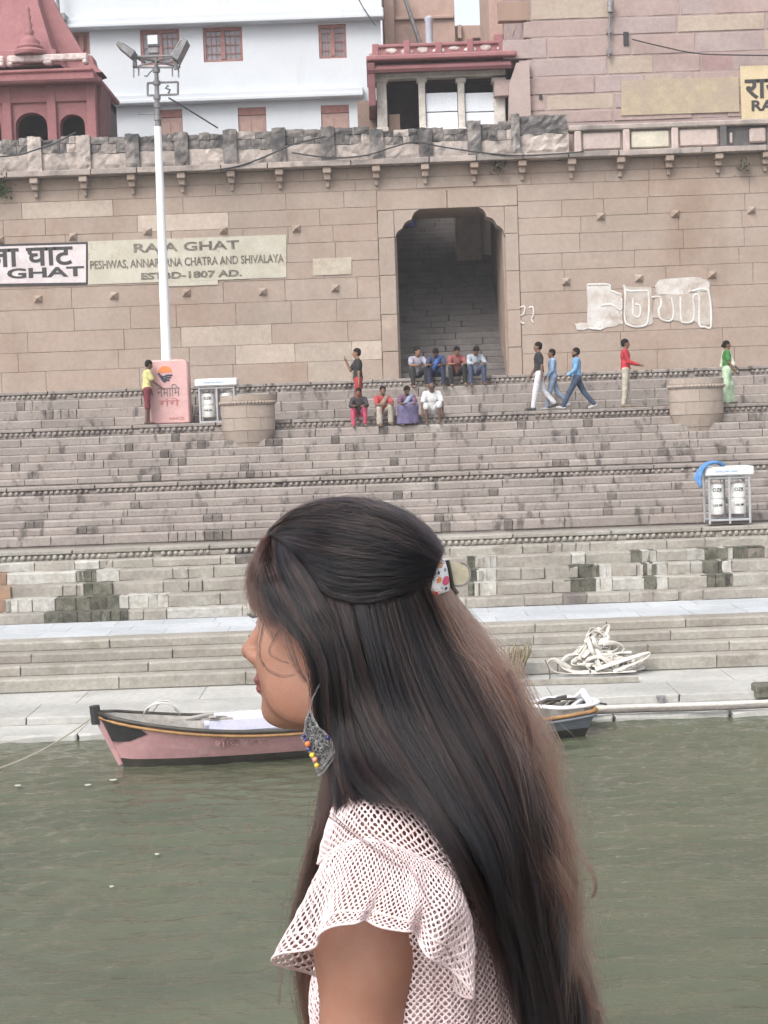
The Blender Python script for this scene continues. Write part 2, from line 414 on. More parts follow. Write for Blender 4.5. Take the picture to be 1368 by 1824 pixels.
# ------------------------------------------------------------------ the great wall
ZT = zc(297, YW)                                              # underside of the parapet ledge
ZP = zc(222, YW)
wall = empty('embankment_wall', (0, YW, Z5), 'tall sandstone embankment wall with an arched stair opening, above the steps', 'wall')
DX0, DX1 = wx(708, 560, YW), wx(902, 520, YW)
DZ1 = wz(805, 371, YW); DZS = wz(708, 420, YW)
FX0, FX1 = wx(676, 500, YW), wx(926, 500, YW); FZ1 = wz(800, 338, YW)
g = MB()
xa, xb = xs_at(YW+4)
g.box(xa-2, FX0, YW+.022, YW+2.4, Z5-1, ZT); g.box(FX1, xb+2, YW+.022, YW+2.4, Z5-1, ZT); g.box(FX0, FX1, YW+.021, YW+2.4, DZ1+.06, ZT)
g.box(FX0-.001, DX0+.05, YW+.14, YW+2.4, Z5-1, DZ1+.07); g.box(DX1-.05, FX1+.001, YW+.14, YW+2.4, Z5-1, DZ1+.07)
g.build('wall_core', M_MORT, wall)
wash_polys = [[(365, 600), (365, 610), (690, 640), (690, 590), (550, 600)]]
def pick_wall(x, z, l):
    X_, Y_ = px_of((x, YW, z))
    if 380 < X_ < 690 and 598 < Y_ < 648: return M_WALLP
    return M_WALLP if rnd.random() < .012 else None
courses = [676, 640, 606, 570, 530, 492, 462, 428, 398, 368, 338, 318, 297]
M_WCOURSE = M_WALL
for i in range(len(courses)-1):
    a, b_ = zc(courses[i], YW), zc(courses[i+1], YW)
    zm = (a+b_)/2
    hole = [(FX0, FX1)] if zm < FZ1+.05 else []
    row(wall, 'wall_stone', xa-1, xb+1, YW, a, b_, .3, [1.2, 1.6, 2.0, 2.6], M_WALL, gap=.003, vgap=.007, yj=.005, holes=hole, pick=pick_wall, ch=.008, jit=.005)
# frame of the opening: jamb stones, lintel, and two lobed brackets
zz = [Z5-.25, Z5+.75, Z5+1.75, Z5+2.8, DZS-.05, DZ1, FZ1]
for i in range(5):
    for a, b_ in ((FX0, DX0), (DX1, FX1)):
        me = stone_mesh(round(b_-a-.01, 3), round(zz[i+1]-zz[i]-.012, 3), .8, i, .012, .006)
        put('jamb_stone', me, wall, ((a+b_)/2, YW-.03, (zz[i]+zz[i+1])/2), 0, (1, 1, 1), M_WALL)
xm = [FX0, (FX0+FX1)/2, FX1]
for i in range(2):
    me = stone_mesh(round(xm[i+1]-xm[i]-.01, 3), round(FZ1-DZ1-.014, 3), .8, i, .012, .004)
    put('lintel_stone', me, wall, ((xm[i]+xm[i+1])/2, YW-.035, (DZ1+FZ1)/2), 0, (1, 1, 1), M_WALL)
bw, bh = wx(748, 400, YW)-DX0, DZ1-DZS+.1
lob = [(0, 0)]
def lobes(n=3):
    pts = []
    P0 = np.array([[0, -bh], [.30*bw, -.62*bh], [.68*bw, -.33*bh], [bw, 0]])
    for k in range(3):
        a, c = P0[k], P0[k+1]; nrm = np.array([(c-a)[1], -(c-a)[0]]); nrm /= np.linalg.norm(nrm)
        for t in np.linspace(0, 1, 7)[:-1]:
            pts.append(tuple(a+(c-a)*t-nrm*.055*math.sin(math.pi*t)))
    pts.append((bw, 0)); return pts
L = lobes()
for s_, X0 in ((1, DX0), (-1, DX1)):
    g = MB(); poly = [(-.001, .0)]+[(x, z) for x, z in L]
    poly = [(s_*x, z) for x, z in poly]
    if s_ < 0: poly = poly[::-1]
    g.prism(poly[::-1], (X0, YW-.02, DZ1), (1, 0, 0), (0, 0, 1), (0, .62, 0)); g.build('arch_bracket', M_WALL, wall)
# small diamond bosses and the corbels under the ledge
def boss(x, y, s=.11):
    p = at(x, y, YW); g = MB()
    g.add([(-s, 0, -s*.8), (s, 0, -s*.8), (s, 0, s*.9), (-s, 0, s*.9), (-s, .1, -s*.8), (s, .1, -s*.8), (s, .1, s*.9), (-s, .1, s*.9), (0, -.13, s*.1)],
          [(0, 1, 8), (1, 2, 8), (2, 3, 8), (3, 0, 8), (0, 4, 5, 1), (1, 5, 6, 2), (2, 6, 7, 3), (3, 7, 4, 0)])
    return g
bm_ = boss(0, 0).mesh('stone_boss', mat=M_WALL)
for x, y in [(0, 428), (130, 422), (263, 413), (398, 411), (528, 408), (68, 533), (203, 527), (332, 522), (468, 520), (597, 514), (1070, 386), (1203, 381), (1338, 375), (1008, 502), (1138, 496), (1268, 490)]:
    p = at(x, y, YW); put('stone_boss', bm_, wall, (p.x, YW-.02, p.z))
g = MB(); g.bbox(-.11, .11, -.34, .2, -.16, 0, .02); g.bbox(-.085, .085, -.22, .2, -.32, -.155, .02); g.bbox(-.05, .05, -.10, .2, -.5, -.318, .02)
cb = g.mesh('corbel', mat=M_WALL)
for k in range(-2, 20):
    x = 65+86.6*k-2*(k > 8); p = at(x, 320-.0367*(x-65), YW)
    put('corbel', cb, wall, (p.x+rnd.uniform(-.03, .03), YW, ZT-.005))
M_LEDGE = mk('weathered_ledge', (.36, .30, .27), (.25, .22, .205), sc=2, stain=(.12, .105, .1), ssc=(2, 2, 1), slo=.55, shi=.7, rv=.12, bsc=14, fine=.2)
row(wall, 'ledge_slab', xa-1, xb+1, YW-.40, ZT, ZT+.16, 1.2, [1.3, 1.7, 2.1], M_LEDGE, jit=.012, yj=.02)

# parapet: rough rubble between worn posts on one side, framed panels on the other
M_RUB = mk('blackened_rubble', (.13, .12, .118), (.27, .24, .222), sc=4, stain=(.06, .058, .06), ssc=(1.8, 1.8, 2.2), slo=.44, shi=.60, samt=.9, rv=.2, bsc=10, fine=.3, bump=.8)
M_RUBL = mk('pale_rubble', (.44, .38, .345), (.33, .285, .26), sc=3, stain=(.12, .11, .108), ssc=(2, 2, 2.6), slo=.5, shi=.64, samt=.8, rv=.14, bsc=10, fine=.25, bump=.7)
M_PANEL = mk('pink_panel_stone', (.47, .385, .355), (.42, .34, .31), sc=2, rv=.06, bsc=12)
M_PANELY = mk('yellow_panel_stone', (.58, .54, .44), (.5, .46, .38), sc=2, rv=.06, bsc=12)
M_SOOT = mk('soot_black_stone', (.07, .068, .07), (.12, .11, .11), sc=3, bsc=14)
par = empty('parapet', (0, YW, ZT+.16)); par.parent = wall; par.matrix_parent_inverse = wmat(wall).inverted()
zb = ZT+.16
def rough_block(x0_, x1_, z0_, z1_, yf, d, mat, name, a=.04, n=None):
    w = x1_-x0_; nx = n or max(3, int(w/.14)); nz = max(2, int((z1_-z0_)/.12)); g = MB(); vs = []
    for i in range(nx+1):
        for k in range(nz+1):
            e = (i in (0, nx)) or k == 0
            vs.append((x0_+w*i/nx+(0 if i in (0, nx) else rnd.uniform(-.03, .03)), yf+(0.03 if e else rnd.uniform(-a, a)), z0_+(z1_-z0_)*k/nz+(rnd.uniform(-a, a)*.9 if 0 < k else 0)))
    o = len(vs)
    for i in range(nx+1): vs += [(vs[i*(nz+1)+nz][0], yf+d, vs[i*(nz+1)+nz][2]-.02), (vs[i*(nz+1)][0], yf+d, z0_)]
    fs = [(i*(nz+1)+k, (i+1)*(nz+1)+k, (i+1)*(nz+1)+k+1, i*(nz+1)+k+1) for i in range(nx) for k in range(nz)]
    fs += [(i*(nz+1)+nz, (i+1)*(nz+1)+nz, o+(i+1)*2, o+i*2) for i in range(nx)]
    fs += [tuple([k for k in range(nz+1)])+(o, o+1), tuple([nx*(nz+1)+k for k in range(nz, -1, -1)])+(o+nx*2+1, o+nx*2)]
    fs += [(o+i*2, o+(i+1)*2, o+(i+1)*2+1, o+i*2+1) for i in range(nx)]
    g.add(vs, fs); return g.build(name, mat, par)
ybk = YW-.14
for k in range(-2, 10):
    x = 65+86.6*k; y_ = 290-.0367*(x-65)
    a = wx(x-12, y_, YW); b_ = wx(x+12, y_, YW); c = wx(x+86.6-12, y_, YW)
    top = ZP-.02 if not 6.5 < k < 9 else ZP-.12
    rough_block(a, b_, zb, top-rnd.uniform(0, .06), ybk-.10, .4, M_RUBL if rnd.random() < .4 else M_RUB, 'parapet_post', .02)
    zmid = zb+(top-zb)*rnd.uniform(.42, .55)
    rough_block(b_, c, zb, zmid, ybk, .4, M_RUBL, 'parapet_stone', .018)
    zz_ = zmid+.015; zq_ = zz_+(top-.05-zz_)*rnd.uniform(.45, .6)
    for za_, zb_2 in ((zz_, zq_), (zq_+.012, top-.05)):
        n_ = rnd.choice((2, 3, 3, 4)); e_ = [b_+(c-b_)*i/n_+(rnd.uniform(-.06, .06) if 0 < i < n_ else 0) for i in range(n_+1)]
        for i in range(n_): rough_block(e_[i]+.006, e_[i+1]-.006, za_, zb_2+(rnd.uniform(-.05, .04) if zb_2 > zq_ else 0), ybk+rnd.uniform(-.035, .035), .42, M_RUBL if rnd.random() < .18 else M_RUB, 'parapet_stone', .014)
# raised black stub at the pavilion's corner
xs0, xs1 = wx(910, 240, YW), wx(1012, 240, YW)
rough_block(xs0, xs0+.22, zb, zc(214, YW), ybk-.12, .5, M_RUB, 'parapet_post', .03)
rough_block(xs0+.22, xs1, zb, zb+.52, ybk, .45, M_RUBL, 'parapet_stone', .04)
rough_block(xs0+.22, xs1-.02, zb+.53, zc(217, YW), ybk+.02, .45, M_RUB, 'parapet_stone', .03)
# framed panels
zp0, zp1 = zb, zc(245, YW)
for k in range(6):
    x = 1022+86*k; y_ = 255-.0367*(x-1100)
    a = wx(x, y_, YW); b_ = wx(x+12, y_, YW); c = wx(x+86, y_, YW)
    g = MB(); g.bbox(a, b_, ybk-.08, ybk+.3, zp0, zp1-.04, .02); g.build('parapet_post', M_SOOT if k == 3 else M_PANEL, par)
    g = MB(); g.bbox(b_+.005, c-.005, ybk+.06, ybk+.3, zp0, zp1-.05, .01); g.build('parapet_back', M_SOOT if k in (3,) else M_RUBL, par)
    g = MB()
    if k == 3:
        g.bbox(b_+.62, c-.05, ybk-.02, ybk+.08, zp0+.10, zp1-.12, .05)
        g.bbox(b_+.09, b_+.17, ybk-.02, ybk+.08, zp0+.10, zp1-.22, .03)
    else: g.bbox(b_+.05, c-.05, ybk-.01, ybk+.08, zp0+.07, zp1-.10, .03)
    g.build('parapet_panel', M_PANELY if k == 1 else M_PANEL, par)
g = MB(); g.bbox(xs1, wx(1560, 240, YW), ybk-.1, ybk+.4, zp1-.05, zp1+.10, .03); g.build('coping', M_LEDGE, par)

# ------------------------------------------------------------------ covered stair behind the arch
pst = MB(); n_st = 40
rise, trd = .188, .30
zs = Z5; ys = YW+.35; top_z = zc(297, YW)+.05
pas_core = MB()
rows_ = []
while zs < top_z-.1:
    rows_.append((ys, zs, zs+rise)); ys += trd; zs += rise
pas_core.box(DX0-.3, DX1+.3, YW-.2, YW+.5, Z5-1, Z5-.02)
for i, (yf, a, b_) in enumerate(rows_): pas_core.box(DX0-.3+.001*i, DX1+.3-.001*i, yf+.1, ys+.4, a-.5, b_-.03)
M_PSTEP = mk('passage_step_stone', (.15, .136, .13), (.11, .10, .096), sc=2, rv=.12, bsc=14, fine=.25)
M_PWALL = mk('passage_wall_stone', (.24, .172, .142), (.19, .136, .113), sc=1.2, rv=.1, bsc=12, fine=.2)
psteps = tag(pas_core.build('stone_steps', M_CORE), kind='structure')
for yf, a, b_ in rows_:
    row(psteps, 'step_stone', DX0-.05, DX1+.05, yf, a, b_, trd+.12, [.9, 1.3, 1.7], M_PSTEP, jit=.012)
YE = ys
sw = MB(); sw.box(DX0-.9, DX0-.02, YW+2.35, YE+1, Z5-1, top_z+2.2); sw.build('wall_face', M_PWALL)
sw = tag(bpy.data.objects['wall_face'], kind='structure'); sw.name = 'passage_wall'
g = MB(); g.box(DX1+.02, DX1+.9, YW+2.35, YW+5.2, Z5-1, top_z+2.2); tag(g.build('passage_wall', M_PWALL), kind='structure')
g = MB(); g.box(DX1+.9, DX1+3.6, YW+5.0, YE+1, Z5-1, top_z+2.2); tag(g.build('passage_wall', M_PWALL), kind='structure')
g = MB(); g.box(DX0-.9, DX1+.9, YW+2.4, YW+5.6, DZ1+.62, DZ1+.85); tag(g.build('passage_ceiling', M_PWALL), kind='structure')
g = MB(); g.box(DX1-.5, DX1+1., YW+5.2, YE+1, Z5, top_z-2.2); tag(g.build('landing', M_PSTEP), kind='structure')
g = MB(); g.box(-25, DX0-.9, YW+2.3, 75, ZT-1, ZT+.1); g.box(DX1+3.6, 25, YW+2.3, 75, ZT-1, ZT+.1); g.box(DX0-.9, DX1+3.6, YE, 75, ZT-1, ZT+.098)
tag(g.build('terrace', M_PSTEP), kind='structure')
# plastered pillar seen up the stair
pl = empty('stair_pillar', at(838, 440, YW+6.2), 'pale plastered pillar beside the dark stair inside the arch', 'pillar')
p = at(838, 462, YW+6.2); M_PLAS = mk('lime_plaster', (.42, .35, .30), (.34, .28, .24), sc=3, bsc=14)
g = MB(); g.bbox(p.x-.42, p.x+.36, p.y, p.y+.6, p.z-.3, p.z+1.5, .02); g.build('shaft', M_PLAS, pl)
g = MB(); g.bbox(p.x-.48, p.x+.42, p.y-.06, p.y+.66, p.z+1.502, p.z+1.64, .03); g.bbox(p.x-.38, p.x+.32, p.y, p.y+.6, p.z+1.642, p.z+1.78, .03); g.build('capital', M_PLAS, pl)
g = MB(); g.lathe((p.x-.03, p.y+.3, p.z+1.782), [(.34, 0), (.36, .12), (.3, .3), (.16, .45), (.05, .55)], 14); g.build('dome', M_PLAS, pl, smooth=True)
g = MB(); g.bbox(p.x+.38, p.x+.78, p.y+.3, p.y+.42, p.z-.2, p.z+1.48, .01); g.build('niche_panel', mk('pale_niche', (.52, .46, .41), (.45, .4, .36)), pl)
# ------------------------------------------------------------------ lettering
def text_mesh(body, h, ext=.006, bold=0., width=None):
    cu = bpy.data.curves.new('lettering', 'FONT'); cu.body = body; cu.extrude = ext; cu.offset = bold; cu.resolution_u = 3
    cu.align_x = 'CENTER'; cu.align_y = 'CENTER'; cu.size = 1
    o = bpy.data.objects.new('lettering', cu); COL.objects.link(o)
    bpy.context.view_layer.update()
    me = bpy.data.meshes.new_from_object(o.evaluated_get(bpy.context.evaluated_depsgraph_get()))
    bpy.data.objects.remove(o); bpy.data.curves.remove(cu)
    co = np.array([v.co for v in me.vertices]); lo, hi = co.min(0), co.max(0)
    sy = h/(hi[1]-lo[1]); sx = width/(hi[0]-lo[0]) if width else sy
    c = (lo+hi)/2
    for v in me.vertices:
        v.co = ((v.co.x-c[0])*sx, -v.co.z, (v.co.y-c[1])*sy)       # stands in the x-z plane, facing -y
    me.flip_normals()
    return me
M_INK = flat('black_paint', (.045, .042, .045), .7)
M_INKF = mk('faded_black_paint', (.10, .09, .08), (.22, .20, .16), sc=9, bump=0)
def letters(body, x, y, h, parent, Y, mat=M_INK, bold=.0, width=None, name='lettering'):
    p = at(x, y, Y); return put(name, text_mesh(body, h, .006, bold, width), parent, (p.x, Y, p.z), 0, (1, 1, 1), mat)
def px2m(Y): return Y/FPX

def panel(x0, y0, x1, y1, Y, d, mat, name, parent, b=.01):
    a = at(x0, y0, Y); c = at(x1, y1, Y); g = MB(); g.bbox(a.x, c.x, Y-d, Y, min(a.z, c.z), max(a.z, c.z), b)
    return g.build(name, mat, parent)
def skewpanel(pts, Y, d, mat, name, parent):
    P = [at(x, y, Y) for x, y in pts]; o = P[0]; g = MB()
    g.prism([((p-o).x, (p-o).z) for p in P], o, (1, 0, 0), (0, 0, 1), (0, -d, 0)); return g.build(name, mat, parent)

YS = YW-.012
M_SIGNW = mk('sign_white_paint', (.62, .56, .57), (.54, .48, .49), sc=3, bump=.05)
M_SIGNC = mk('sign_cream_paint', (.50, .475, .40), (.44, .41, .335), sc=3, bump=.05, stain=(.36, .27, .2), slo=.6, shi=.7, ssc=(2, 2, 2))
M_SIGNY = mk('sign_yellow_paint', (.58, .47, .31), (.52, .42, .27), sc=3, bump=.05)
M_FADEY = mk('faded_yellow_paint', (.40, .335, .23), (.355, .285, .215), sc=4, bump=.1, stain=(.35, .27, .22), slo=.46, shi=.62, ssc=(1.5, 1.5, 1.5))
pxw = px2m(YW)
s = empty('painted_sign', at(60, 470, YS), 'white wall sign with black border and bold black letters, cut off by the photo edge', 'sign', 'painted signs on the wall')
skewpanel([(-190, 512), (156, 507), (156, 431), (-190, 440)], YS, .02, M_INK, 'border', s)
skewpanel([(-187, 508), (153, 503), (153, 435), (-187, 444)], YS-.021, .006, M_SIGNW, 'board', s)
letters('राजा घाट', 31, 459, 33*pxw, s, YS-.03, bold=.022, width=196*pxw)
letters('RAJA GHAT', 20, 490, 23*pxw, s, YS-.03, bold=.03, width=258*pxw)
s = empty('painted_sign', at(335, 460, YS), 'long cream wall sign with four lines of faded black lettering behind the pole', 'sign', 'painted signs on the wall')
skewpanel([(157, 507), (510, 494), (510, 418), (157, 430)], YS, .012, M_SIGNC, 'board', s)
skewpanel([(285, 511), (388, 507), (388, 499), (285, 502)], YS, .010, M_SIGNC, 'board', s)
letters('RAJA GHAT', 332, 441, 20*pxw, s, YS-.02, M_INKF, .02, 186*pxw)
letters('Peshwas, Annapurna Chatra and Shivalaya'.upper(), 333, 467, 17*pxw, s, YS-.02, M_INKF, .012, 342*pxw)
letters('ESTBD-1807 AD.', 341, 489, 12*pxw, s, YS-.02, M_INKF, .03, 178*pxw)
s = empty('faded_patch', at(590, 473, YS), 'small square patch of pale faded paint on the wall right of the cream sign', 'paint patch')
skewpanel([(557, 491), (626, 488), (626, 458), (557, 461)], YS, .010, mk('pale_patch_paint', (.46, .42, .345), (.38, .32, .25), sc=5, bump=0), 'patch', s)

# chalk graffiti: limewash with letters drawn in white outline
M_GRAF = mk('thin_limewash', (.47, .43, .39), (.38, .31, .265), sc=2.2, bump=0, stain=(.36, .28, .225), ssc=(2.4, 2.4, 2), slo=.55, shi=.68)
M_GRAFW = mk('white_limewash', (.64, .63, .61), (.52, .49, .46), sc=3, bump=0)
M_GRAFP = mk('patchy_limewash', (.59, .575, .555), (.46, .41, .37), sc=2.6, bump=0, stain=(.36, .285, .24), ssc=(3, 3, 2.4), slo=.56, shi=.66)
s = empty('graffiti', at(1158, 540, YS), 'block letters painted in white limewash outline on the wall above the walking men', 'graffiti')
def ragged(pts, a=2.2, n=5):
    out_ = []
    for i in range(len(pts)):
        (xa_, ya_), (xb_, yb_) = pts[i], pts[(i+1) % len(pts)]
        for t in range(n): out_.append((xa_+(xb_-xa_)*t/n+rnd.uniform(-a, a), ya_+(yb_-ya_)*t/n+rnd.uniform(-a, a)))
    return out_
gz = lambda x, y: (1020+x/4.886, 470+y/4.886)
for k, (pts, mt) in enumerate([([(125, 180), (320, 175), (335, 225), (430, 260), (430, 440), (440, 520), (260, 570), (130, 560)], M_GRAFP), ([(440, 200), (680, 200), (700, 520), (600, 545), (470, 520)], M_GRAF),
    ([(715, 180), (760, 135), (1100, 115), (1185, 150), (1195, 240), (1030, 245), (1000, 270), (730, 270)], M_GRAFP), ([(720, 272), (1200, 245), (1205, 530), (1100, 530), (1060, 500), (950, 505), (880, 490), (690, 470)], M_GRAF), ([(20, 520), (130, 510), (128, 570), (40, 575)], M_GRAFP)]):
    skewpanel(ragged([gz(*q_) for q_ in pts][::-1], 1.2), YS, .003+.0015*k, mt, 'limewash_patch', s)
def stroke(pts, r=.028, close=False):
    P_ = [at(*gz(*q_), YS-.012) for q_ in pts]; g = MB(); C = catm([tuple(p) for p in P_], len(P_)*5)
    g.tube(C, r, 6, flat=(1, .3) if False else None)
    g.v = [(x, YS-.012+(y-(YS-.012))*.3, z) for x, y, z in g.v]
    g.build('letter_stroke', M_GRAFW, s)
for pts in ([(440, 185), (460, 240), (455, 480), (500, 535), (590, 545), (650, 515), (665, 400), (660, 250), (620, 235), (500, 235), (465, 225)], [(525, 300), (530, 440), (580, 455), (590, 370), (540, 350)],
            [(690, 290), (760, 290), (770, 360), (750, 400), (770, 480), (860, 490), (880, 400), (860, 290)], [(940, 285), (945, 480), (970, 510), (1040, 500), (1060, 430), (1050, 290), (1100, 285), (1105, 520), (1150, 545), (1205, 535), (1180, 240), (1040, 235)],
            [(130, 180), (310, 180), (330, 230), (420, 265)], [(255, 360), (340, 355), (420, 400), (425, 300)], [(255, 520), (250, 565), (150, 560)]):
    stroke(pts)
s = empty('chalk_mark', at(937, 560, YS), 'broken white chalk loops on the wall right of the arch', 'graffiti')
for pts in ([(925, 548), (935, 546), (932, 560), (926, 562), (928, 574), (934, 576)], [(942, 548), (949, 547), (950, 560), (947, 566)], [(946, 568), (950, 575)]):
    g = MB(); g.tube(catm([tuple(at(x, y, YS-.006)) for x, y in pts], 14), .022, 5); g.v = [(x, YS-.006+(y-(YS-.006))*.3, z) for x, y, z in g.v]; g.build('chalk_stroke', M_GRAFW, s)

# ------------------------------------------------------------------ bastions on the steps
M_BAST = mk('bastion_stone', (.335, .28, .24), (.305, .25, .21), sc=.9, stain=(.24, .19, .15), ssc=(1, 1, 1), slo=.55, shi=.7, samt=.6, bsc=10, rv=.02)
def bastion(xl, xr, ytop, ybot, label, zoff=0):
    Yf = Y4-.75; xc_ = (xl+xr)/2; p = at(xc_, ytop, Yf); w = (xr-xl)/2*px2m(Yf); zb_ = wz(xc_, ybot, Yf+.2)
    b_ = empty('stone_bastion', (p.x, Yf+w, zb_), label, 'bastion', 'round stone bastions on the steps')
    cy = Yf+w*.6
    def drum(prof, n, name, seg):
        """faceted drum blocks round the front"""
        for (r0, z0, r1, z1, k) in prof:
            for i in range(k):
                a0 = math.pi+math.pi*i/k+.006; a1 = math.pi+math.pi*(i+1)/k-.006
                if i == 0: a0 -= .6
                if i == k-1: a1 += .6
                g = MB(); A = np.linspace(a0, a1, seg+1); vs = []
                for r_, z_ in ((r0, z0+.006), (r1, z1-.006)):
                    for a in A: vs.append((p.x+r_*math.cos(a), cy+r_*math.sin(a)*.6, z_))
                for r_, z_ in ((r0*.6, z0+.006), (r1*.6, z1-.006)):
                    for a in A: vs.append((p.x+r_*math.cos(a), cy+r_*math.sin(a)*.6, z_))
                m_ = seg+1; fs = [(j, j+1, m_+j+1, m_+j) for j in range(seg)]+[(m_+j, m_+j+1, 3*m_+j+1, 3*m_+j) for j in range(seg)]
                fs += [(j+1, j, 2*m_+j, 2*m_+j+1) for j in range(seg)]+[(0, m_, 3*m_, 2*m_), (m_-1, 3*m_-1, 4*m_-1, 2*m_-1)]
                g.add(vs, fs); g.build(name, M_BAST, b_, auto=40)
    ht = p.z-zb_; zt = p.z
    g = MB(); g.lathe((p.x, cy, 0), [(w*.35, zb_-.5), (w*.5, zb_+ht*.2), (w*.93, zb_+ht*.45), (w*.95, zt-.05)], 24, sy=.6); g.build('rubble_core', M_BAST, b_)
    drum([(w*.62, zb_, w*.8, zb_+ht*.17, 2), (w*.8, zb_+ht*.17, w*.97, zb_+ht*.38, 2), (w*.97, zb_+ht*.38, w*.985, zb_+ht*.60, 3), (w*.985, zb_+ht*.60, w*.99, zb_+ht*.82, 2)], 8, 'drum_stone', 7)
    drum([(w*1.0, zb_+ht*.90, w*1.0, zt, 3)], 8, 'rim_slab', 7)
    g = MB(); n_ = 26
    for i in range(n_+1):
        a = math.pi*.95+math.pi*1.1*i/n_; g.ball((p.x+w*1.0*math.cos(a), cy+w*.6*math.sin(a), zb_+ht*.865), (.05, .05, .045), 6, 4)
    g.lathe((p.x, cy, 0), [(w*.98, zb_+ht*.82), (w*1.0, zb_+ht*.83), (w*1.0, zb_+ht*.90), (w*.9, zb_+ht*.9)], 28, sy=.6)
    o = g.build('scalloped_rim', M_BAST, b_, smooth=False); o['kind'] = 'stuff'
    return b_
bastion(389, 487, 703, 806, 'round stone bastion in front of the white drums, near the pink pedestal')
bastion(1196, 1295, 673, 778, 'round stone bastion with the woman in green standing behind it')

# ------------------------------------------------------------------ pink pedestal, lamp pole
YP_ = Y4+.35
M_PINK = mk('pink_enamel', (.60, .37, .36), (.54, .32, .31), sc=3, rough=.5, bump=.04, stain=(.42, .25, .24), slo=.62, shi=.8)
pd = empty('pedestal', at(300, 752, YP_), 'pink rounded pedestal with an orange sun emblem round the foot of the lamp pole', 'pedestal')
a, b_ = wx(262, 700, YP_), wx(336, 700, YP_); zt = wz(300, 641, YP_)
g = MB(); rr_ = .14; poly = []
for cx_, cz_, a0 in ((b_-rr_, zt-rr_, 0), (a+rr_, zt-rr_, 90)):
    for t in range(7): poly.append((cx_+rr_*math.cos(R(a0+15*t)), cz_+rr_*math.sin(R(a0+15*t))))
poly += [(a, Z4), (b_, Z4)]
g.prism(poly, (0, YP_, 0), (1, 0, 0), (0, 0, 1), (0, .55, 0)); o = g.build('body', M_PINK, pd)
o.modifiers.new('bevel', 'BEVEL').width = .03
M_ORG = flat('orange_paint', (.75, .22, .06)); M_NAVY = flat('navy_paint', (.05, .06, .10))
cx_, cz_ = wx(294, 665, YP_), wz(294, 665, YP_); r_ = 13*px2m(YP_)
def disc(o, r, a0, a1, n, d, nm, mt, par_, yy_, sq=1.):
    g = MB(); pts = [(r*math.cos(R(a0+(a1-a0)*i/n)), sq*r*math.sin(R(a0+(a1-a0)*i/n))) for i in range(n+1)]
    g.prism(pts, (o[0], yy_, o[1]), (1, 0, 0), (0, 0, 1), (0, -d, 0)); return g.build(nm, mt, par_)
disc((cx_, cz_), r_, 8, 172, 14, .008, 'sun_emblem', M_ORG, pd, YP_-.001)
for k in range(3):
    w_ = r_*(.98-.22*k); z_ = cz_-r_*(.12+.33*k); g = MB()
    g.tube([(cx_+w_*t, YP_-.004, z_-.05*(1-t*t)+.02*math.sin(t*5)) for t in np.linspace(-1, 1, 11)], .022, 5); g.build('wave_stripe', M_NAVY, pd)
letters('नमािम', 300, 695, 22*px2m(YP_), pd, YP_-.006, flat('grey_print', (.22, .17, .17)), 0, 40*px2m(YP_))
letters('गंगे', 302, 716, 14*px2m(YP_), pd, YP_-.006, flat('red_print', (.48, .17, .16)), 0, 36*px2m(YP_))
letters('NMCG', 315, 745, 5*px2m(YP_), pd, YP_-.006, flat('pale_red_print', (.5, .22, .2)), 0, 26*px2m(YP_))

M_POLEW = flat('white_pole_paint', (.80, .81, .82), .45, var=.04); M_STEEL = mk('weathered_steel', (.25, .24, .25), (.17, .165, .17), sc=6, rough=.55, metal=.3, bump=.1)
YPO = YP_+.28
lp = empty('lamp_pole', at(297, 640, YPO), 'tall white light pole with floodlights on a grey frame, rising from the pink pedestal', 'light pole')
P0 = at(297, 644, YPO); P1 = at(281, 226, YPO); P2 = at(278, 100, YPO)
g = MB(); g.tube([P0, P1], [9.2*px2m(YPO), 6.4*px2m(YPO)], 16); g.build('pole', M_POLEW, lp, auto=50)
g = MB(); g.tube([P1, (P1+P2)/2, P2], [4.6*px2m(YPO), 4.2*px2m(YPO), 3.2*px2m(YPO)], 12)
for t in (.12, .3, .42, .62, .8): q_ = P1+(P2-P1)*t; g.tube([q_-Vector((0, 0, .05)), q_+Vector((0, 0, .05))], 6.4*px2m(YPO), 10)
g.build('upper_pole', M_STEEL, lp, auto=50)
pp = lambda x, y, d=0: at(x, y, YPO+d)
g = MB(); r_ = .026
fr = [pp(238, 101, -.5), pp(318, 99, -.5), pp(320, 120, .5), pp(238, 120, .5)]
for i in range(4): g.tube([fr[i], fr[(i+1) % 4]], r_, 6)
for i in range(4): g.tube([fr[i], pp(277, 109)], r_, 6)
g.build('light_frame', M_STEEL, lp)
M_LAMP = flat('lamp_glass', (.62, .66, .70), .15)
for (xa_, ya_, xb_, yb_) in ((212, 81, 240, 101), (333, 74, 313, 108)):
    A, B_ = pp(xa_, ya_, -.45), pp(xb_, yb_, -.45); d_ = (B_-A); g = MB(); u = d_.normalized(); w_ = Vector((0, 1, 0)); nrm = u.cross(w_)
    L_ = d_.length
    g.prism([(0, -.05), (L_, -.09), (L_, .09), (0, .05)], A-w_*.3, u, nrm, w_*.6); fl = g.build('floodlight', M_STEEL, lp)
    g = MB(); g.tube([B_, pp((xb_+277)/2, 112, -.2)], .03, 6); g.tube([B_+Vector((0, 0, -.02)), B_+Vector((0, 0, -.22))], .05, 6); g.build('bracket', M_STEEL, fl)
    g = MB(); g.prism([(.06, .095 if xa_ < 277 else -.095), (L_-.04, .10 if xa_ < 277 else -.10), (L_-.04, .11 if xa_ < 277 else -.11), (.06, .105 if xa_ < 277 else -.105)], A-w_*.26, u, nrm, w_*.52); g.build('lens', M_LAMP, fl)
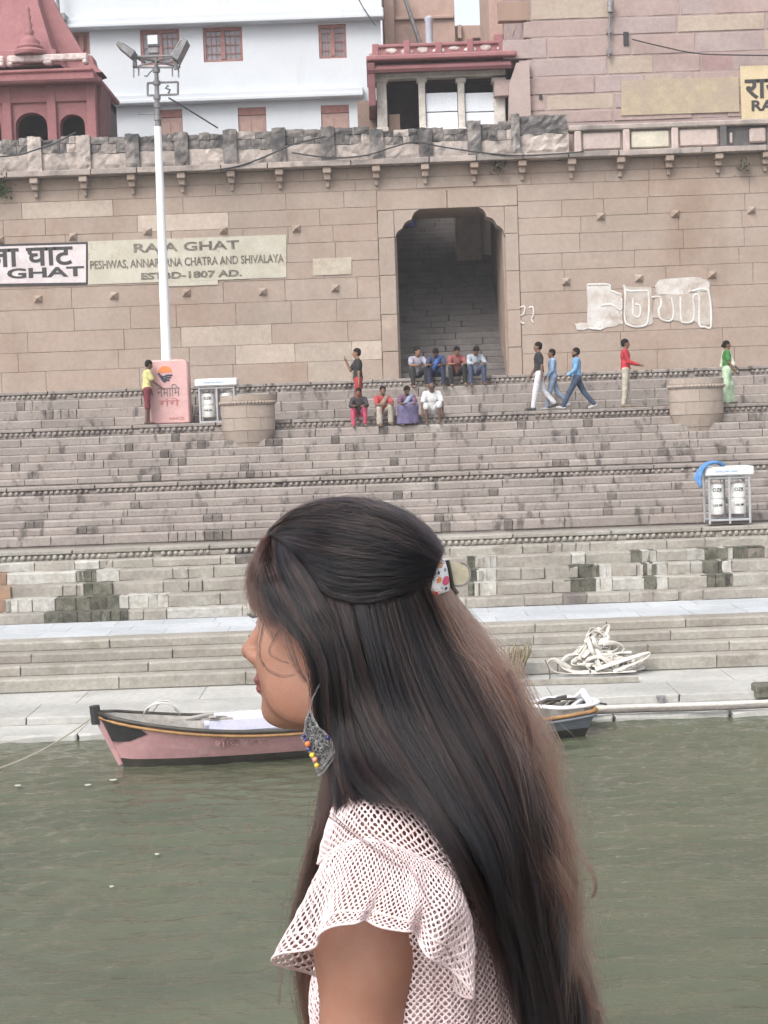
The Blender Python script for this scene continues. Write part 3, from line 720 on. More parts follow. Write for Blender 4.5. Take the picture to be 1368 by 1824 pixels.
a = pp(261, 62, -.5); b_ = pp(284, 93, -.5); g = MB(); g.bbox(a.x, b_.x, a.y-.02, a.y+.16, b_.z+.14, a.z, .03); fl = g.build('floodlight', M_STEEL, lp)
g = MB(); g.bbox(a.x+.03, b_.x-.03, a.y-.04, a.y-.021, b_.z+.19, a.z-.03, .008); g.build('lens', M_LAMP, fl)
g = MB(); g.bbox(a.x+.02, b_.x-.02, a.y, a.y+.14, b_.z-.02, b_.z+.135, .02); g.build('ballast_box', M_STEEL, fl)
g = MB(); q0, q1 = pp(263, 147), pp(317, 169)
for A, B_ in (((263, 148), (317, 146)), ((317, 146), (317, 168)), ((317, 168), (263, 170)), ((263, 170), (263, 148))): g.tube([pp(*A), pp(*B_)], .028, 6)
g.build('sign_frame', M_STEEL, lp)
g = MB()
for x, y0_, y1_ in ((238, 121, 138), (247, 121, 135), (307, 121, 136), (318, 120, 138)):
    g = MB(); g.tube([pp(x, y0_, .5 if x != 247 else .45), pp(x, y1_, .5)], .02, 5); g.build('hanging_strap', M_STEEL, lp)
g = MB()
g.tube([pp(274, 124), pp(268, 128), pp(262, 136), pp(257, 135)], .018, 5); g.build('loose_cable', M_STEEL, lp); g = MB(); g.tube([pp(300, 152), pp(295, 157), pp(303, 160), pp(300, 166)], .03, 5)
g.build('sign_remnant', M_STEEL, lp); g = MB(); g.tube([pp(245, 203), pp(276, 203)], .02, 5); g.build('side_rod', M_STEEL, lp)

# ------------------------------------------------------------------ drum stands
M_DRUM = mk('white_drum_plastic', (.72, .72, .70), (.62, .62, .60), sc=4, rough=.45, bump=.05, stain=(.35, .33, .3), slo=.62, shi=.75, obj=False)
M_FRAME = flat('grey_frame_steel', (.42, .43, .45), .5, .2); M_HEAD = flat('white_header_board', (.78, .79, .80), .5); M_BLUEP = flat('blue_print', (.12, .30, .60)); M_BASE = flat('dark_base', (.10, .075, .07))
def drum_stand(x0, x1, ytop, yfoot, Yf, label):
    a, c = wx(x0, yfoot, Yf), wx(x1, yfoot, Yf); zt = wz((x0+x1)/2, ytop, Yf); zf = wz((x0+x1)/2, yfoot, Yf); w = c-a; hh = zt-zf
    st = empty('drum_stand', ((a+c)/2, Yf, zf), label, 'bin stand', 'twin drum stands on the steps')
    g = MB(); t = .045
    for x in (a+.05, a+w*.5-t/2, c-.05-t):
        for y in (Yf, Yf+.5): g.bbox(x, x+t, y, y+t, zf, zt-.19, .008)
    for z in (zf+.06, zt-.26):
        g.bbox(a+.05, c-.05, Yf+.001, Yf+t-.001, z, z+t, .008); g.bbox(a+.05, c-.05, Yf+.501, Yf+.5+t-.001, z, z+t, .008)
    g.build('frame', M_FRAME, st)
    g = MB(); g.bbox(a+.06, c-.06, Yf+.06, Yf+.48, zf+.001, zf+.055, .008); g.build('base_tray', M_BASE, st)
    g = MB(); g.bbox(a-.02, c+.02, Yf-.06, Yf+.6, zt-.19, zt, .03); hd = g.build('header_board', M_HEAD, st)
    put('lettering', text_mesh('SWACHH GHAT', .05, .003, 0, w*.5), hd, ((a+c)/2-w*.06, Yf-.064, zt-.095), 0, (1, 1, 1), M_BLUEP)
    for k in range(2):
        cx_ = a+w*(.265+.46*k); r_ = w*.165; zb_ = zf+.2; zz_ = zt-.36; hb = zz_-zb_
        g = MB(); g.lathe((cx_, Yf+.24, zb_), [(r_*.93, 0), (r_, .03), (r_, hb*.42), (r_*.93, hb*.44), (r_*.93, hb*.52), (r_, hb*.54), (r_, hb*.93), (r_*.95, hb*.97), (r_*.8, hb)], 22)
        d_ = g.build('drum', M_DRUM, st, auto=40)
        for z_, tx, h_ in ((zb_+hb*.80, 'OZK', hb*.12), (zb_+hb*.30, 'USE ME', hb*.07)):
            me = text_mesh(tx, h_, .004, .01, r_*1.25)
            for v in me.vertices:
                an = v.co.x/r_; v.co = (math.sin(an)*(r_+.004-v.co.y), -math.cos(an)*(r_+.004-v.co.y), v.co.z)
            put('lettering', me, d_, (cx_, Yf+.24, z_), 0, (1, 1, 1), M_INK)
        g = MB(); g.tube([(cx_-r_*1.0, Yf+.24, zz_-.1), (cx_-r_*.5, Yf+.24, zz_+.09), (cx_+r_*.5, Yf+.24, zz_+.09), (cx_+r_*1.0, Yf+.24, zz_-.1)], .012, 5); g.build('handle', M_FRAME, d_)
    return a, c, zt, Yf
drum_stand(352, 424, 674, 757, Y4+.2, 'twin white drum stand partly hidden by the round bastion, right of the pink pedestal')
yst = Y2+.12
sa, sb, szt, syf = drum_stand(1259, 1343, 831, 933, yst, 'twin white drum stand with a blue cloth hung on its corner, low on the steps')
g = MB(); M_BLUEC = cloth((.10, .25, .50))
for k in range(5):
    o_ = (k-2)*.035
    g.tube(catm([(sa+.42, syf+.2+o_*2, szt+.03+.02*(k % 2)), (sa+.22, syf+.12+o_*2, szt+.10), (sa-.02, syf+.05+o_*2, szt+.03), (sa-.12-.02*k, syf+o_, szt-.18), (sa-.13-.02*k, syf-.02+o_, szt-.42+.04*k)], 14), .035, 6)
tag(g.build('blue_cloth', M_BLUEC, smooth=True), 'crumpled blue cloth draped over the corner of a white drum stand', 'cloth')

# ------------------------------------------------------------------ red temple, upper left
M_RED = mk('red_limewash', (.30, .135, .14), (.26, .11, .115), sc=1.5, stain=(.42, .22, .21), ssc=(1.5, 1.5, 2), slo=.6, shi=.8, samt=.5, bsc=8, bump=.15)
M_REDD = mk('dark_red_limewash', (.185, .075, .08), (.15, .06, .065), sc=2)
M_CARV = mk('whitewashed_carving', (.62, .55, .53), (.42, .33, .32), sc=5, bsc=12, fine=.25)
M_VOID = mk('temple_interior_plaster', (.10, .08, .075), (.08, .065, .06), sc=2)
YT = YW+2.2; px_ = px2m(YT)
tz = lambda yc, x=80: wz(x, yc, YT)
tm = empty('red_temple', (wx(40, 200, YT), YT, ZT), 'small red limewashed temple with arches and a tapering tower behind the parapet', 'temple')
xl_, xr_ = wx(-120, 200, YT), wx(172, 200, YT); z0_, z1_ = ZT-.2, tz(150, 90); ztop = tz(128, 90)
# arcade front with round lobed arches
def arch_face(x0_, x1_, z0_, z1_, arches, Yf, d, mat, name, parent):
    edges = sorted(arches); g = MB(); x = x0_
    for (xc_, w_, zs_, rise_) in edges:
        a, b_ = xc_-w_/2, xc_+w_/2
        g.box(x, a, Yf, Yf+d, z0_, z1_)
        pts = [(a, zs_)]
        for t in range(1, 16):
            an = math.pi*(1-t/16); pts.append((xc_+w_/2*math.cos(an), zs_+rise_*(abs(math.sin(an))**.85)))
        pts.append((b_, zs_))
        poly = [(a, z1_)]+pts+[(b_, z1_)]
        for i in range(len(pts)-1):
            g.prism([pts[i], pts[i+1], (pts[i+1][0], z1_), (pts[i][0], z1_)], (0, Yf, 0), (1, 0, 0), (0, 0, 1), (0, d, 0))
        x = b_
    g.box(x, x1_, Yf, Yf+d, z0_, z1_); return g.build(name, mat, parent)
def pa(xc_, y0_, w_, ysp, ytp): return (wx(xc_, ysp, YT), w_*px_, wz(xc_, ysp, YT), (ysp-ytp)*px_)
arch_face(xl_, xr_, z0_, tz(184), [pa(-32, 240, 64, 226, 202), pa(55, 240, 56, 226, 200), pa(128, 240, 44, 224, 203)], YT+.08, .35, M_RED, 'arcade', tm)
g = MB(); g.box(xl_, xr_, YT+.081, YT+.43, tz(184), z1_)
for x0_, x1_ in ((-70, 2), (22, 85), (100, 155)): pass
for xx in (-80, 12, 92, 163): a = wx(xx-8, 200, YT); g.bbox(a, a+16*px_, YT-.03, YT+.2, z0_, tz(150)-.02, .02)
g.bbox(xl_, xr_-.01, YT+.0, YT+.2, tz(182), tz(150)-.01, .02); g.build('pilasters', M_RED, tm)
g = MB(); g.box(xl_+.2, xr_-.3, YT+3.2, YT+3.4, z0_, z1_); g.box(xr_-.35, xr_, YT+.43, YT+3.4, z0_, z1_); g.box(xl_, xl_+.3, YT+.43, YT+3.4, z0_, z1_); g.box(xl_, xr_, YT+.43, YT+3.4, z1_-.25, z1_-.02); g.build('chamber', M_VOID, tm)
g = MB(); e_ = wx(181, 150, YT); g.prism([(-.02, 0), (.55, -.04), (.6, .02), (0, .16)], (xl_-.3, YT+.1, z1_), (0, -1, 0), (0, 0, 1), (e_-xl_+.3, 0, 0)); g.bbox(xr_, e_, YT+.1, YT+3., z1_-.02, z1_+.12, .03)
g.build('eave', M_RED, tm)
g = MB(); g.prism([(0, 0), (.13, 0), (.02, -1.65), (0, -1.65)], (xr_, YT+.2, z1_), (1, 0, 0), (0, 0, 1), (0, 1.6, 0)); g.build('side_bracket', M_REDD, tm)
xr2 = wx(165, 130, YT)
g = MB(); g.bbox(xl_, xr2, YT+.15, YT+3.2, z1_+.1, tz(122, 160), .02); g.bbox(xl_, xr2-.02, YT+.08, YT+3.2, tz(124, 160)-.001, tz(118, 160), .03); g.build('roof_block', M_RED, tm)
g = MB(); zb_ = tz(96, 80)
for k in range(-2, 2):
    xa_ = wx(10+88*k-3, 105, YT); xb2 = wx(10+88*k+66+3, 105, YT) if k == 0 else wx(10+88*k+75, 105, YT)
for xa_, xb2 in ((-70, 6), (12, 155)):
    a, b_ = wx(xa_, 105, YT), wx(xb2, 105, YT); g.bbox(a, b_, YT+.02, YT+.3, tz(108, 80), zb_, .03); g.bbox(a, a+.14, YT, YT+.3, tz(115, 80), tz(108, 80)+.02, .04); g.bbox(b_-.14, b_, YT, YT+.3, tz(115, 80), tz(108, 80)+.02, .04); m_ = (a+b_)/2; g.bbox(m_-.12, m_+.12, YT, YT+.3, tz(114, 80), tz(108, 80)+.02, .04)
g.build('carved_frieze', M_CARV, tm)
# tapering tower
cxT = wx(46, 60, YT+1.7); cyT = YT+1.75; zt0 = tz(112, 80); g = MB()
prof = [(2.25, 0), (2.0, .25), (1.95, .5), (1.72, .55), (1.35, 1.2), (.98, 1.9), (.66, 2.7), (.45, 3.5), (.28, 4.2), (.30, 4.3), (.1, 4.7)]
vs = []
for r_, z_ in prof:
    for sx_, sy_ in ((-1, -.28), (-.6, -.34), (-.55, -1), (.55, -1), (.6, -.34), (1, -.28), (1, .28), (.55, 1), (-.55, 1), (-1, .28)): vs.append((cxT+sx_*r_, cyT+sy_*r_*.62, zt0+z_))
n_ = 10; g.add(vs, [(i*n_+k, i*n_+(k+1) % n_, (i+1)*n_+(k+1) % n_, (i+1)*n_+k) for i in range(len(prof)-1) for k in range(n_)]+[tuple((len(prof)-1)*n_+k for k in range(n_))])
g.build('tower', M_RED, tm)
g = MB(); g.lathe((wx(50, 70, YT), cyT-1.55, tz(96, 50)), [(.44, 0), (.46, .08), (.36, .16), (.38, .22), (.28, .30), (.29, .36), (.2, .46), (.1, .55), (.14, .66), (.07, .74), (.11, .86), (.05, .95), (.08, 1.06), (.03, 1.2), (.06, 1.28), (.01, 1.38)], 14); g.build('finial_spirelet', M_RED, tm, auto=60)

# ------------------------------------------------------------------ white building
YB = YW+9; pb = px2m(YB)
M_WHITEB = mk('white_house_paint', (.55, .58, .615), (.515, .545, .58), sc=.5, rough=.7, bsc=6, fine=.03, bump=.05, stain=(.42, .43, .44), ssc=(1.6, 1.6, .25), slo=.58, shi=.8, samt=.6)
M_WFR = mk('red_brown_wood', (.30, .15, .13), (.24, .115, .10), sc=6); M_PANE = mk('dusty_glass', (.24, .23, .26), (.19, .185, .21), sc=4, rough=.25, bump=0); M_SHUT = mk('brown_shutter', (.36, .24, .21), (.30, .20, .175), sc=5)
bz = lambda y, x=400: wz(x, y, YB)
wb = empty('white_house', (wx(400, 200, YB), YB, ZT), 'white rendered house with red brown window frames behind the parapet', 'house')
wins = [(130, 160, 57, 97), (250, 320, 52, 116), (362, 432, 48, 110), (568, 617, 43, 104)]
lows = [(285, 325, 195), (424, 474, 191), (572, 622, 187)]
xlB, xrB = wx(106, 100, YB), wx(680, 100, YB)
zf2 = [bz(47), bz(185)]
rects = [(wx(a, 80, YB), wx(b_, 80, YB), wz((a+b_)/2, y1_, YB), wz((a+b_)/2, y0_, YB)) for a, b_, y0_, y1_ in wins]
rects += [(wx(a, 210, YB), wx(b_, 210, YB), bz(262, (a+b_)/2), wz((a+b_)/2, y0_, YB)) for a, b_, y0_ in lows]
def wall_with_holes(x0_, x1_, z0_, z1_, hs, Yf, d, mat, name, parent):
    xs = sorted({x0_, x1_, *[h[0] for h in hs], *[h[1] for h in hs]}); zs_ = sorted({z0_, z1_, *[h[2] for h in hs], *[h[3] for h in hs]}); g = MB()
    vs = {}; V = []; fs = []
    inside = lambda x, z: any(h[0] < x < h[1] and h[2] < z < h[3] for h in hs)
    def vid(i, k, b_):
        if (i, k, b_) not in vs: vs[i, k, b_] = len(V); V.append((xs[i], Yf+(d if b_ else 0), zs_[k]))
        return vs[i, k, b_]
    solid = lambda i, k: 0 <= i < len(xs)-1 and 0 <= k < len(zs_)-1 and not inside((xs[i]+xs[i+1])/2, (zs_[k]+zs_[k+1])/2)
    for i in range(len(xs)-1):
        for k in range(len(zs_)-1):
            if not solid(i, k): continue
            fs.append((vid(i, k, 0), vid(i+1, k, 0), vid(i+1, k+1, 0), vid(i, k+1, 0)))
            fs.append((vid(i, k, 1), vid(i, k+1, 1), vid(i+1, k+1, 1), vid(i+1, k, 1)))
            if not solid(i-1, k): fs.append((vid(i, k, 0), vid(i, k+1, 0), vid(i, k+1, 1), vid(i, k, 1)))
            if not solid(i+1, k): fs.append((vid(i+1, k, 0), vid(i+1, k, 1), vid(i+1, k+1, 1), vid(i+1, k+1, 0)))
            if not solid(i, k-1): fs.append((vid(i, k, 0), vid(i, k, 1), vid(i+1, k, 1), vid(i+1, k, 0)))
            if not solid(i, k+1): fs.append((vid(i, k+1, 0), vid(i+1, k+1, 0), vid(i+1, k+1, 1), vid(i, k+1, 1)))
    g.add(V, fs); return g.build(name, mat, parent)
ztopB = bz(-90)
wall_with_holes(xlB, xrB, ZT, ztopB, rects, YB, .3, M_WHITEB, 'front_wall', wb)
g = MB(); g.box(xlB+.01, xrB-.01, YB+.301, YB+6, ZT, ztopB-.01); g.build('house_body', M_WHITEB, wb)
for (y0_, y1_, pr) in ((28, 46, .35), (166, 183, .3)):
    g = MB(); xA = wx(110 if y0_ < 100 else 180, y1_, YB); xC = wx(684 if y0_ < 100 else 648, y1_, YB); g.bbox(xA, xC, YB-pr, YB+.05, bz(y1_), bz(y0_), .03); g.bbox(xA, xC-.01, YB-pr-.08, YB-pr+.02, bz(y1_)+.001, bz(y1_)+.12, .02); g.build('cornice', M_WHITEB, wb)
for i, (a, b_, z0_, z1_) in enumerate(rects):
    if i < 4:
        g = MB(); t = .09
        for q_ in ((a, a+t, z0_, z1_), (b_-t, b_, z0_, z1_), (a+t, b_-t, z1_-t*1.3, z1_), (a+t, b_-t, z0_, z0_+t*.8)): g.box(q_[0]+.002, q_[1]-.002, YB+.03, YB+.14, q_[2]+.002, q_[3]-.002)
        m_ = (a+b_)/2; g.box(m_-.07, m_+.07, YB+.02, YB+.13, z0_+t, z1_-t*1.3)
        w_ = g.build('window', M_WFR, wb)
        for lo, hi in ((a+t, m_-.07), (m_+.07, b_-t)):
            g = MB(); g.box(lo, hi, YB+.10, YB+.12, z0_+t*.8, z1_-t*1.3); g.build('pane', M_PANE, w_)
            g = MB()
            for k in range(1, 3): x = lo+(hi-lo)*k/3; g.box(x-.012, x+.012, YB+.07, YB+.098, z0_+t*.8, z1_-t*1.3)
            for k in range(1, 4): z = z0_+(z1_-z0_)*k/4; g.box(lo, hi, YB+.055, YB+.069, z-.012, z+.012)
            g.build('grille', M_WFR, w_)
    else:
        g = MB(); g.bbox(a+.01, b_-.01, YB+.05, YB+.15, z0_, z1_-.25, .01)
        m_ = (a+b_)/2; g.bbox(a+.08, m_-.04, YB+.03, YB+.06, z0_+.1, z1_-.4, .01); g.bbox(m_+.04, b_-.08, YB+.03, YB+.06, z0_+.1, z1_-.4, .01)
        w_ = g.build('shuttered_window', M_SHUT, wb); g = MB(); g.box(a+.01, b_-.01, YB+.02, YB+.15, z1_-.24, z1_-.002); g.build('lintel', M_WFR, w_)
p = at(109, 38, YB); g = MB(); g.bbox(p.x-.15, p.x+.25, YB-.6, YB, p.z-.12, p.z+.12, .02); g.tube([(p.x, YB-.4, p.z), (p.x-.02, YB-.4, p.z+2)], .06, 8); g.build('gutter_pipe', M_STEEL, wb)

# ------------------------------------------------------------------ pavilion over the arch
YV = YW+1.0; pv = px2m(YV); vz = lambda y, x=785: wz(x, y, YV); vx = lambda x, y=180: wx(x, y, YV)
M_VCOL = mk('cream_column_paint', (.62, .58, .53), (.5, .45, .41), sc=4, bsc=14, fine=.2)
M_BOARD = mk('white_board', (.74, .77, .82), (.69, .72, .78), sc=2, bump=.02)
pvn = empty('pavilion', (vx(785), YV, ZT), 'red roofed pavilion with cream columns and white boards above the arch', 'pavilion')
g = MB(); g.box(vx(668), vx(905), YV-.1, YV+3, ZT+.1, vz(234)); g.build('floor_slab', M_PWALL, pvn)
for x, w_ in ((680, 18), (752, 12), (822, 12), (890, 20)):
    g = MB(); xa_, xb2 = vx(x-w_/2), vx(x+w_/2); g.bbox(xa_, xb2, YV, YV+(xb2-xa_), vz(234, x), vz(142, x), .015); g.bbox(xa_-.05, xb2+.05, YV-.05, YV+(xb2-xa_)+.05, vz(147, x), vz(138, x), .03); g.bbox(xa_-.03, xb2+.03, YV-.03, YV+(xb2-xa_)+.03, vz(234, x)-.01, vz(227, x), .02); g.build('column', M_VCOL, pvn)
g = MB(); g.bbox(vx(670), vx(902), YV-.07, YV+.3, vz(138), vz(128), .02); g.build('beam', M_VCOL, pvn)
for xa_, xb2 in ((759, 815), (829, 880)):
    for y0_, y1_ in ((163, 197), (198, 233)):
        g = MB(); dx = 0; g.bbox(vx(xa_), vx(xb2), YV+.1, YV+.14, vz(y1_, (xa_+xb2)/2), vz(y0_, (xa_+xb2)/2)-.012, .006); g.build('board', M_BOARD, pvn)
g = MB(); g.bbox(vx(692), vx(712), YV+.5, YV+.6, vz(233, 700), vz(197, 700), .01); g.build('leaning_panel', mk('tan_panel', (.40, .28, .22)), pvn)
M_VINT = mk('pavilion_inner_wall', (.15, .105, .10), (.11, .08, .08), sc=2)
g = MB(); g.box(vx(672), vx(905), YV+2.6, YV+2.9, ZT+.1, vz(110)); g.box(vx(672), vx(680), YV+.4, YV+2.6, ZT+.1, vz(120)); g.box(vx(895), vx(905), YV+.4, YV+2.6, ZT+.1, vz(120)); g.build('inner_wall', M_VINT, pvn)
g = MB(); zE = vz(128)
g.prism([(0, 0), (.62, -.10), (.66, -.02), (0, .36)], (vx(655, 130), YV+.1, zE+.02), (0, -1, 0), (0, 0, 1), (vx(908, 130)-vx(655, 130), 0, 0)); g.build('eave', M_REDD, pvn)
g = MB(); g.bbox(vx(662), vx(905), YV+.05, YV+3, zE+.385, vz(107), .02); g.bbox(vx(655), vx(920), YV-.45, YV+3, vz(107)-.05, vz(101), .03); g.build('roof_slab', M_RED, pvn)
g = MB(); g.bbox(vx(655, 130), vx(668, 130), YV-.5, YV+2.5, vz(196, 660), zE+.2, .02); g.build('side_wing', M_REDD, pvn); g = MB(); g.bbox(vx(906, 120), vx(942, 120), YV+.0, YV+3, vz(122, 920), vz(100, 920), .02); g.build('side_wing', M_REDD, pvn)
g = MB()
y0_, y1_ = vz(100), vz(74); n_ = 4
g.box(vx(672), vx(897), YV+.05, YV+.15, y0_-.03, y1_-.1)
for i in range(n_+1): x = vx(672)+(vx(897)-vx(672))*i/n_; g.bbox(x-.09, x+.09, YV-.02, YV+.22, y0_-.03, y1_+(.06 if i % 2 else .0), .02)
g.bbox(vx(672), vx(897), YV-.01, YV+.2, y1_-.11, y1_-.02, .02); g.bbox(vx(884), vx(900), YV+.0, YV+.3, y1_-.1, vz(64), .02); g.build('balustrade', M_RED, pvn)
g = MB()
for i in range(n_):
    xm_ = vx(672)+(vx(897)-vx(672))*(i+.5)/n_
    for t in (-.45, 0, .45):
        g.ball((xm_+t, YV+.05, y0_+.16+(.05 if t == 0 else 0)), (.17, .03, .06+.05*rnd.random()), 8, 5)
g.build('plaster_relief', M_CARV, pvn, smooth=True)

# ------------------------------------------------------------------ brick house behind, leaving a slot of sky
M_BRK = mk('pink_brick_render', (.42, .295, .25), (.36, .25, .21), sc=2, stain=(.28, .20, .18), ssc=(1, 1, 1), bsc=8, fine=.2)
YH = YW+13; hz_ = lambda y, x=740: wz(x, y, YH)
bh_ = empty('brick_house', (wx(740, 60, YH), YH, ZT), 'pinkish brick house rising behind the red roofed pavilion', 'house')
g = MB(); g.box(wx(683, 40, YH), wx(810, 40, YH), YH, YH+5, ZT, hz_(-120)); g.box(wx(809, 60, YH)-.01, wx(868, 60, YH), YH+.3, YH+5, ZT, hz_(41, 840)); g.build('wall', M_BRK, bh_)
g = MB(); g.bbox(wx(684, 40, YH), wx(702, 40, YH), YH-.3, YH, ZT, hz_(-120), .02); g.bbox(wx(703, 34, YH), wx(808, 34, YH), YH-.12, YH, hz_(36), hz_(30), .02); g.bbox(wx(815, 34, YH), wx(822, 34, YH), YH+.1, YH+.3, hz_(70), hz_(45), .02); g.bbox(wx(838, 34, YH), wx(860, 34, YH), YH+.15, YH+.3, hz_(70), hz_(47), .02); g.build('pilaster', M_BRK, bh_)
A = at(712, -30, YH-.5); B_ = at(748, 78, YH-.5); g = MB(); g.tube([A, B_], .07, 6); g.build('downpipe', M_STEEL, bh_)
p = at(765, 72, YW+5); g = MB(); g.lathe((p.x, p.y, p.z-.2), [(.11, 0), (.11, .75), (.13, .8), (.13, .86), (.0, .95)], 12)
tag(g.build('vent_pipe', flat('grey_blue_pipe', (.40, .42, .48)), auto=40), 'short grey blue pipe standing behind the red balustrade', 'pipe')
g = MB(); g.bbox(p.x-.4, p.x+.4, p.y-.4, p.y+.4, ZT, p.z-.2, .01); g.build('footing', M_BRK, bpy.data.objects['vent_pipe'])

# ------------------------------------------------------------------ great stone house, upper right
M_RS = [mk('rose_block', (.365, .275, .255), (.33, .245, .225), sc=1.2, rv=.04, bsc=9), mk('buff_block', (.40, .325, .27), (.37, .295, .24), sc=1.2, rv=.04, bsc=9), mk('mauve_block', (.35, .275, .265), (.32, .25, .24), sc=1.2, rv=.05, bsc=9), mk('deep_rose_block', (.35, .235, .23), (.32, .21, .205), sc=1.2, rv=.04, bsc=9), mk('tan_block', (.30, .20, .16), (.27, .18, .14), sc=1.2, rv=.05)]
YR = YW+.75; rx = lambda x, y=120: wx(x, y, YR); rz_ = lambda y, x=1150: wz(x, y, YR)
rh = empty('stone_house', (rx(1200), YR, ZT), 'great house of large pink and buff stone blocks rising above the right parapet', 'house')
M_RMORT = mk('rose_mortar', (.36, .275, .26), (.32, .24, .225), sc=3)
xR0 = rx(946); g = MB(); g.box(xR0+.03, rx(1700), YR+.018, YR+8, ZT, rz_(-160)); g.build('core', M_RMORT, rh)
lv = [215, 192, 163, 131, 98, 61, 30, -8, -45, -82, -120, -158]
seq = [1, 0, 2, 1, 0, 1, 0, 3, 2, 1, 0, 1, 2, 0, 4, 1, 0, 2]
kk = [0]
def pick_rs(x, z, l):
    kk[0] += 1; X_, Y_ = px_of((x, YR, z))
    if 185 < Y_ < 215: return M_RS[0] if X_ > 1000 else M_RS[1]
    if 98 < Y_ < 131 and 1170 < X_ < 1205: return M_RS[4]
    if 98 < Y_ < 131 and 1262 < X_ < 1316: return M_RS[3]
    return M_RS[seq[(kk[0]*7+int(z*3)) % len(seq)]]
for i in range(len(lv)-1):
    row(rh, 'facade_block', xR0, rx(1640), YR, rz_(lv[i]), rz_(lv[i+1]), .3, [1.3, 1.8, 2.3, .9], M_RS[0], gap=.05, yj=.015, pick=pick_rs, ch=.012, jit=.012)
# side wall receding from the corner
for i in range(len(lv)-1):
    y_ = YR
    while y_ < YR+7:
        l_ = rnd.uniform(1.2, 2.2); me = stone_mesh(round(round(l_/.2)*.2, 2), round(rz_(lv[i+1])-rz_(lv[i])-.03, 3), .12, rnd.randrange(3), .015, .02)
        lq = round(l_/.2)*.2; put('side_block', me, rh, (xR0-.09, y_+l_/2, (rz_(lv[i])+rz_(lv[i+1]))/2), -math.pi/2, ((l_-.02)/lq, 1, 1), M_RS[0] if i % 3 else M_RS[2]); y_ += l_
g = MB(); g.box(xR0-.085, xR0+.029, YR+.06, YR+8, ZT, rz_(-160)); g.build('side_core', M_RMORT, rh)
a = rx(868, 60); g = MB(); yA = YR+7.2; g.box(wx(872, 60, yA), xR0-.1, yA, yA+4, ZT, wz(880, -160, yA)); g.build('wing', M_BRK, rh)
g = MB(); p = at(925, 175, YR-.2); g.prism([(-.32, -1.2), (.30, -1.2), (.30, .95), (-.05, .95), (-.26, .4)], p, (1, 0, 0), (0, 0, 1), (0, .3, 0)); g.build('buttress_slab', mk('pinkish_slab', (.40, .31, .29), (.36, .28, .26)), rh)
g = MB(); a = rx(1108); b_ = rx(1316); 
s = skewpanel([(1106, 206), (1317, 199), (1315, 137), (1107, 144)], YR-.03, .012, M_FADEY, 'faded_sign', rh)
s = empty('painted_sign', at(1360, 165, YR-.03), 'yellow wall sign with black letters cut off by the photo edge, on the stone house', 'sign', 'painted signs on the wall')
skewpanel([(1321, 213), (1600, 204), (1599, 110), (1318, 118)], YR-.03, .02, M_SIGNY, 'board', s)
letters('राजा घाट', 1418, 156, 34*px2m(YR), s, YR-.06, bold=.02, width=180*px2m(YR))
letters('RAJA GHAT', 1420, 188, 24*px2m(YR), s, YR-.06, bold=.03, width=160*px2m(YR))
M_BLK = flat('black_void', (.03, .028, .028))
for x0_, x1_, y0_, y1_ in ((1110, 1120, 57, 81), (960, 966, 168, 177)):
    panel(x0_, y0_, x1_, y1_, YR-.024, .015, M_BLK, 'vent_hole', rh, .003)
g = MB(); g.tube([at(1086, 8, YR-.15), at(1084, 102, YR-.15)], .028, 6); g.tube([at(1087, 2, YR-.15), at(1087, 22, YR-.15)], .085, 8); g.build('downpipe', M_STEEL, rh)
for X_, Y_ in ((1085, 55), (1085, 92)): p = at(X_, Y_, YR-.12); g = MB(); g.bbox(p.x-.06, p.x+.06, p.y-.05, p.y+.12, p.z-.07, p.z+.07, .01); g.build('pipe_clip', M_STEEL, rh)

# ------------------------------------------------------------------ cables
M_CAB = flat('black_cable', (.035, .035, .04))
def cable(pts, Y, r, label):
    g = MB(); g.tube(catm([tuple(at(x, y, Y+rnd.uniform(-.03, .03))) for x, y in pts], 40), r, 6); tag(g.build('cable', M_CAB, smooth=True), label, 'cable', 'cables along the buildings')
cable([(-40, 282), (30, 276), (60, 268), (100, 254), (135, 236)], ybk-.3, .022, 'black cable sagging over the left end of the parapet')
cable([(365, 305), (420, 297), (470, 280), (520, 258), (580, 243)], ybk-.3, .022, 'black cable rising across the parapet left of the pavilion')
cable([(520, 272), (590, 281), (650, 277), (700, 262), (740, 253), (790, 262), (860, 272), (920, 277), (980, 275), (1040, 270)], ybk-.32, .02, 'long thin cable looping across the parapet below the pavilion')
cable([(1126, 70), (1180, 83), (1240, 95), (1310, 98), (1400, 99)], YR-.2, .018, 'thin wire running from the vent hole across the pink stone house')
cable([(300, 174), (330, 192), (388, 228)], YPO+.8, .02, 'thin wire stretched from the lamp pole down to the parapet')
cable([(630, -20), (645, 10), (668, 45)], YB-.5, .018, 'thin wire crossing the top corner of the white house')
M_LEAF = mk('leaf_green', (.07, .12, .035), (.05, .085, .03), sc=8)
def sprig(x, y, Y, n, s_, label):
    p = at(x, y, Y); r_ = empty('wall_plant', p, label, 'plant'); g = MB()
    for k in range(4): g.tube([p, p+Vector((rnd.uniform(-s_, s_)*.6, -rnd.uniform(.02, .25), rnd.uniform(-.4, .7)*s_))], .008, 4)
    g.build('stem', M_LEAF, r_); g = MB()
    for k in range(n):
        c = p+Vector((rnd.gauss(0, s_*.5), -abs(rnd.gauss(.05, .12)), rnd.gauss(0, s_*.5))); u = Vector((rnd.gauss(0, 1), rnd.gauss(0, 1), rnd.gauss(0, 1))).normalized(); w_ = u.orthogonal().normalized(); l_ = .05+.04*rnd.random()
        g.add([c, c+u*l_+w_*l_*.4, c+u*l_*2, c+u*l_-w_*l_*.4], [(0, 1, 2, 3)])
    o = g.build('foliage', M_LEAF, r_); o['kind'] = 'stuff'
sprig(-2, 336, YW-.1, 130, .28, 'small green weed growing from the wall at the left photo edge')
